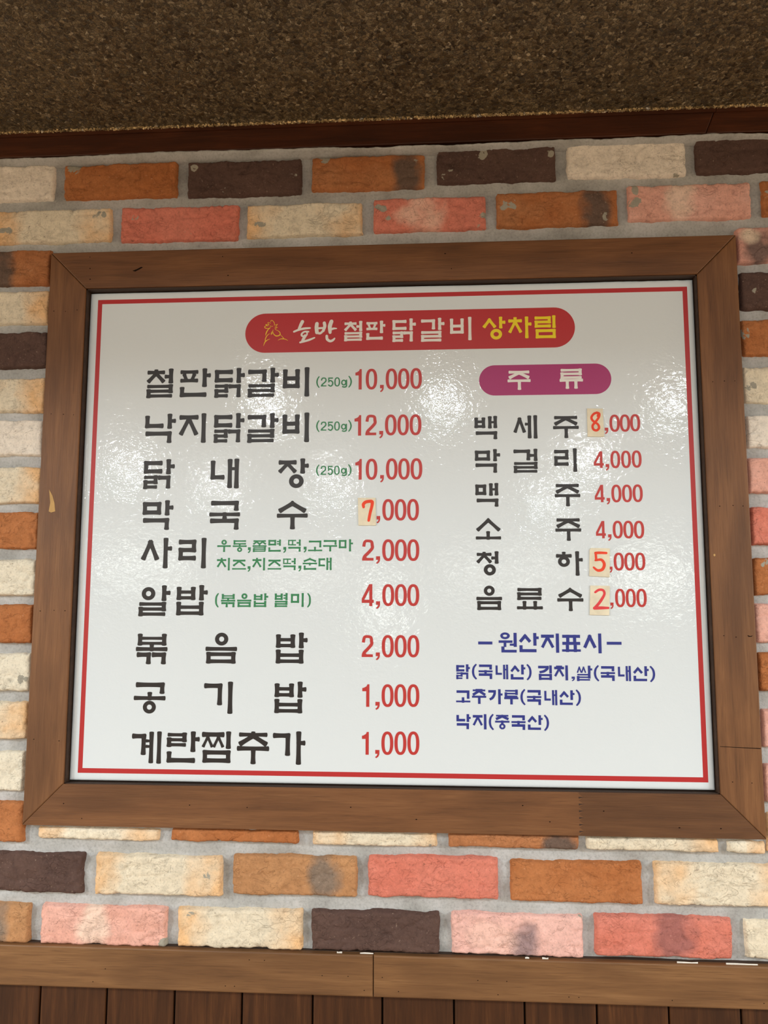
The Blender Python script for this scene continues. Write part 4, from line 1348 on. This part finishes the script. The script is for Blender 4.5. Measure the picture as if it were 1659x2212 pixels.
def glyph(ink, ch, box, w, sty):
    x0, z0, x1, z1 = box
    W_, H_ = x1 - x0, z0 - z1
    X = lambda f: x0 + f * W_
    Z = lambda f: z0 - f * H_
    if ord(ch) >= 0xAC00:
        Hangul(ink, box, w, sty).draw(ch)
    elif ch == '0':
        ink.ring(X(0.5), Z(0.5), W_ / 2, H_ / 2, w, w * 0.86, 2.35, 40)
    elif ch == '1':
        ink.poly([(x1 - w, z1), (x1, z1), (x1, z0), (x1 - w * 0.62, z0), (X(0.52), Z(0.085)), (X(0.28), Z(0.155)), (X(0), Z(0.19)), (X(0), Z(0.31)), (x1 - w, Z(0.31))][0:2] + [(x1, z0), (x1 - w * 0.62, z0)] + [(x1 - w * 0.9, Z(0.09)), (X(0.22), Z(0.155)), (X(0), Z(0.17)), (X(0), Z(0.31)), (x1 - w, Z(0.31))])
    elif ch == '2':
        h = w / 2
        ink.ribbon([(X(0) + h, Z(0.34)), (X(0.06) + h * 0.9, Z(0.19)), (X(0.27), Z(0.09)), (X(0.52), z0 - h * 0.92), (X(0.80), Z(0.11)), (x1 - h, Z(0.27)), (X(0.86), Z(0.42)), (X(0.55), Z(0.62)), (X(0.22), Z(0.80)), (X(0.08) + h * 0.4, Z(0.93))],
                   [w * 0.98, w * 0.95, w * 0.9, w * 0.88, w * 0.92, w, w, w, w, w], False)
        ink.bar((x0 + h, z1 + w * 0.43), (x1 - h, z1 + w * 0.43), w * 0.86)
        ink.poly([(X(0), z1), (X(0), Z(0.90)), (X(0.10), Z(0.84)), (X(0.4), Z(0.84)), (X(0.4), z1)])
    elif ch == '4':
        sx = X(0.88)
        ink.poly([(sx - w * 0.95, z1), (sx, z1), (sx, z0), (sx - w * 0.95, z0)])
        zc = Z(0.71)
        ink.poly([(X(0), Z(0.855)), (X(1), Z(0.855)), (X(1), zc), (X(0), zc)])
        ink.poly([(X(0), zc), (X(0), Z(0.66)), (sx - w * 1.0, z0), (sx, z0), (sx - w * 0.6, Z(0.17)), (X(0.22), zc)])
    elif ch == '5':
        h = w / 2
        ink.bar((X(0.18) + h, z0 - h), (X(0.95) - h, z0 - h), w * 0.95)
        ink.bar((X(0.20), z0 - h), (X(0.10) + h, Z(0.50) + h * 0.2), w * 0.9)
        ink.ribbon([(X(0.08) + h, Z(0.50)), (X(0.32), Z(0.37)), (X(0.60), Z(0.37)), (x1 - h, Z(0.53)), (x1 - h, Z(0.76)), (X(0.66), Z(0.94)), (X(0.40), Z(0.96) + h * 0.3), (X(0.0) + h, Z(0.80))], [w * 0.9] + [w] * 7, False)
    elif ch == 'g':
        h = w / 2
        ink.ring(X(0.43), Z(0.37), W_ * 0.43, H_ * 0.36, w, w * 0.95)
        ink.bar((x1 - h * 1.3, Z(0.02) - h), (x1 - h * 1.3, Z(0.72)), w)
        ink.ribbon([(x1 - h * 1.3, Z(0.66)), (x1 - h * 1.8, Z(0.86)), (X(0.5), z1 + h), (X(0.06) + h, Z(0.85))], [w, w, w, w], False)
    elif ch in '()':
        h = w / 2
        d = 1 if ch == '(' else 0
        fx = (lambda f: X(f)) if d else (lambda f: X(1 - f))
        ww = w * (0.8 if sty != 'D' else 1.0)
        ink.ribbon([(fx(0.92), Z(0.01)), (fx(0.42), Z(0.22)), (fx(0.0) + (h if d else -h), Z(0.5)), (fx(0.42), Z(0.78)), (fx(0.92), Z(0.99))], [ww * 0.72, ww, ww * 1.1, ww, ww * 0.72], sty == 'A')
    elif ch == ',':
        ink.poly([(X(0.08), z0), (X(1), z0), (X(1), Z(0.42)), (X(0.93), Z(0.62)), (X(0.72), Z(0.84)), (X(0.30), Z(1.0)), (X(0.05), Z(0.86)), (X(0.38), Z(0.72)), (X(0.56), Z(0.52)), (X(0.56), Z(0.47)), (X(0.08), Z(0.47))])
    elif ch == '-':
        ink.poly([(x0, z1), (x1, z1), (x1, z0), (x0, z0)])


# red ruled border
BX0, BX1, BZ0, BZ1, BT = -0.4850, 0.4887, -0.3888, 0.3863, 0.0074
ink = Ink(YS - 0.0001)
ink.poly([(BX0, BZ1 - BT), (BX1, BZ1 - BT), (BX1, BZ1), (BX0, BZ1)])
ink.poly([(BX0, BZ0), (BX1, BZ0), (BX1, BZ0 + BT), (BX0, BZ0 + BT)])
ink.poly([(BX0, BZ0 + BT), (BX0 + BT, BZ0 + BT), (BX0 + BT, BZ1 - BT), (BX0, BZ1 - BT)])
ink.poly([(BX1 - BT, BZ0 + BT), (BX1, BZ0 + BT), (BX1, BZ1 - BT), (BX1 - BT, BZ1 - BT)])
ink.build('border_line', M['border'], panel)


def pill(box, mat, name, pw):
    x0, z1, x1, z0 = [v / 1e4 for v in box]
    r = (z1 - z0) / 2
    zc = (z0 + z1) / 2
    pts = []
    for k in range(25):
        a = math.pi / 2 + math.pi * k / 24
        pts.append((x0 + r * pw + r * pw * math.cos(a), zc + r * math.sin(a)))
    for k in range(25):
        a = -math.pi / 2 + math.pi * k / 24
        pts.append((x1 - r * pw + r * pw * math.cos(a), zc + r * math.sin(a)))
    ink = Ink(YS - 0.0001)
    ink.poly(pts)
    return ink.build(name, M[mat], panel)


pill(PILL_RED, 'border', 'title_banner', 1.0)['label'] = 'red rounded banner behind the title'
pill(PILL_PINK, 'pink', 'section_banner', 1.0)['label'] = 'magenta rounded banner over the drinks list'

ink = Ink(YS - 0.0002)
for pts, ws in ROOSTER:
    ink.ribbon([(p[0] / 1e4, p[1] / 1e4) for p in pts], [w_ * 0.8 / 1e4 for w_ in ws], True)
ink.build('rooster_emblem', M['gold'], panel)['label'] = 'yellow line drawing of a rooster head'
ink = Ink(YS - 0.0002)
for pts, ws in BRUSH:
    ink.ribbon([(p[0] / 1e4, p[1] / 1e4) for p in pts], [w_ / 1e4 for w_ in ws], True)
ink.build('title_lettering', M['white'], panel)['label'] = 'white brush lettering'

PEN_K = {'black': 1.12, 'blue': 1.16, 'green': 1.12}
LABEL = {'black': 'black lettering', 'red': 'red price figures', 'green': 'small green lettering', 'blue': 'dark blue lettering', 'white': 'white lettering', 'yellow': 'yellow lettering'}
for name, colr, sty, pen, items in TEXT:
    runs = [[items[0]]]
    for p_, q_ in zip(items[:-1], items[1:]):
        if q_[1] - p_[3] > 0.5 * (p_[2] - p_[4]) and p_[0] not in '-' and q_[0] not in '-':
            runs.append([])
        runs[-1].append(q_)
    for run in runs:
        ink = Ink(YS - 0.0002)
        for it in run:
            glyph(ink, it[0], tuple(v / 1e4 for v in it[1:]), pen * PEN_K.get(colr, 1.0) / 1e4, sty)
        o = ink.build(name, M[colr], panel)
        o['label'] = LABEL[colr] + ' ' + ''.join(i[0] for i in run)

# ------------------------------------------------------------------ pasted price stickers
ST_LAB = {'7': 'cream paper sticker with a handwritten red 7 among the dish prices',
          '8': 'narrow cream paper sticker with a handwritten red 8 atop the drink prices',
          '5': 'cream paper sticker with a clipped corner and a handwritten red 5',
          '2': 'cream paper sticker with a handwritten pinkish red 2 at the foot of the drink prices'}
for d, outline, strokes in STICKERS:
    pts = [(p[0] / 1e4, p[1] / 1e4) for p in outline]
    a = sum(pts[i - 1][0] * pts[i][1] - pts[i][0] * pts[i - 1][1] for i in range(len(pts)))
    if a < 0:
        pts = pts[::-1]
    cx_, cz_ = sum(p[0] for p in pts) / len(pts), sum(p[1] for p in pts) / len(pts)
    base = bpy.data.objects.new('price_sticker', None)
    COL.objects.link(base)
    base.empty_display_size = 0.02
    base.location = (cx_, YS - 0.0003, cz_)
    tag(base, ST_LAB[d], 'sticker', 'handwritten price stickers on the menu board')
    b = MB()
    b.prism(pts, YS - 0.0018, YS - 0.0003, 0, 0.0002)
    b.v = [(v[0] - cx_, v[1] - (YS - 0.0003), v[2] - cz_) for v in b.v]
    b.build('paper', M['paper'], base)
    ink = Ink(-0.0016)
    for sp, sw in strokes:
        ink.ribbon([(p[0] / 1e4 - cx_, p[1] / 1e4 - cz_) for p in sp], [w_ / 1e4 for w_ in sw], True)
    ink.mb.build('handwritten_digit', M['pen_pink' if d == '2' else 'pen'], base)
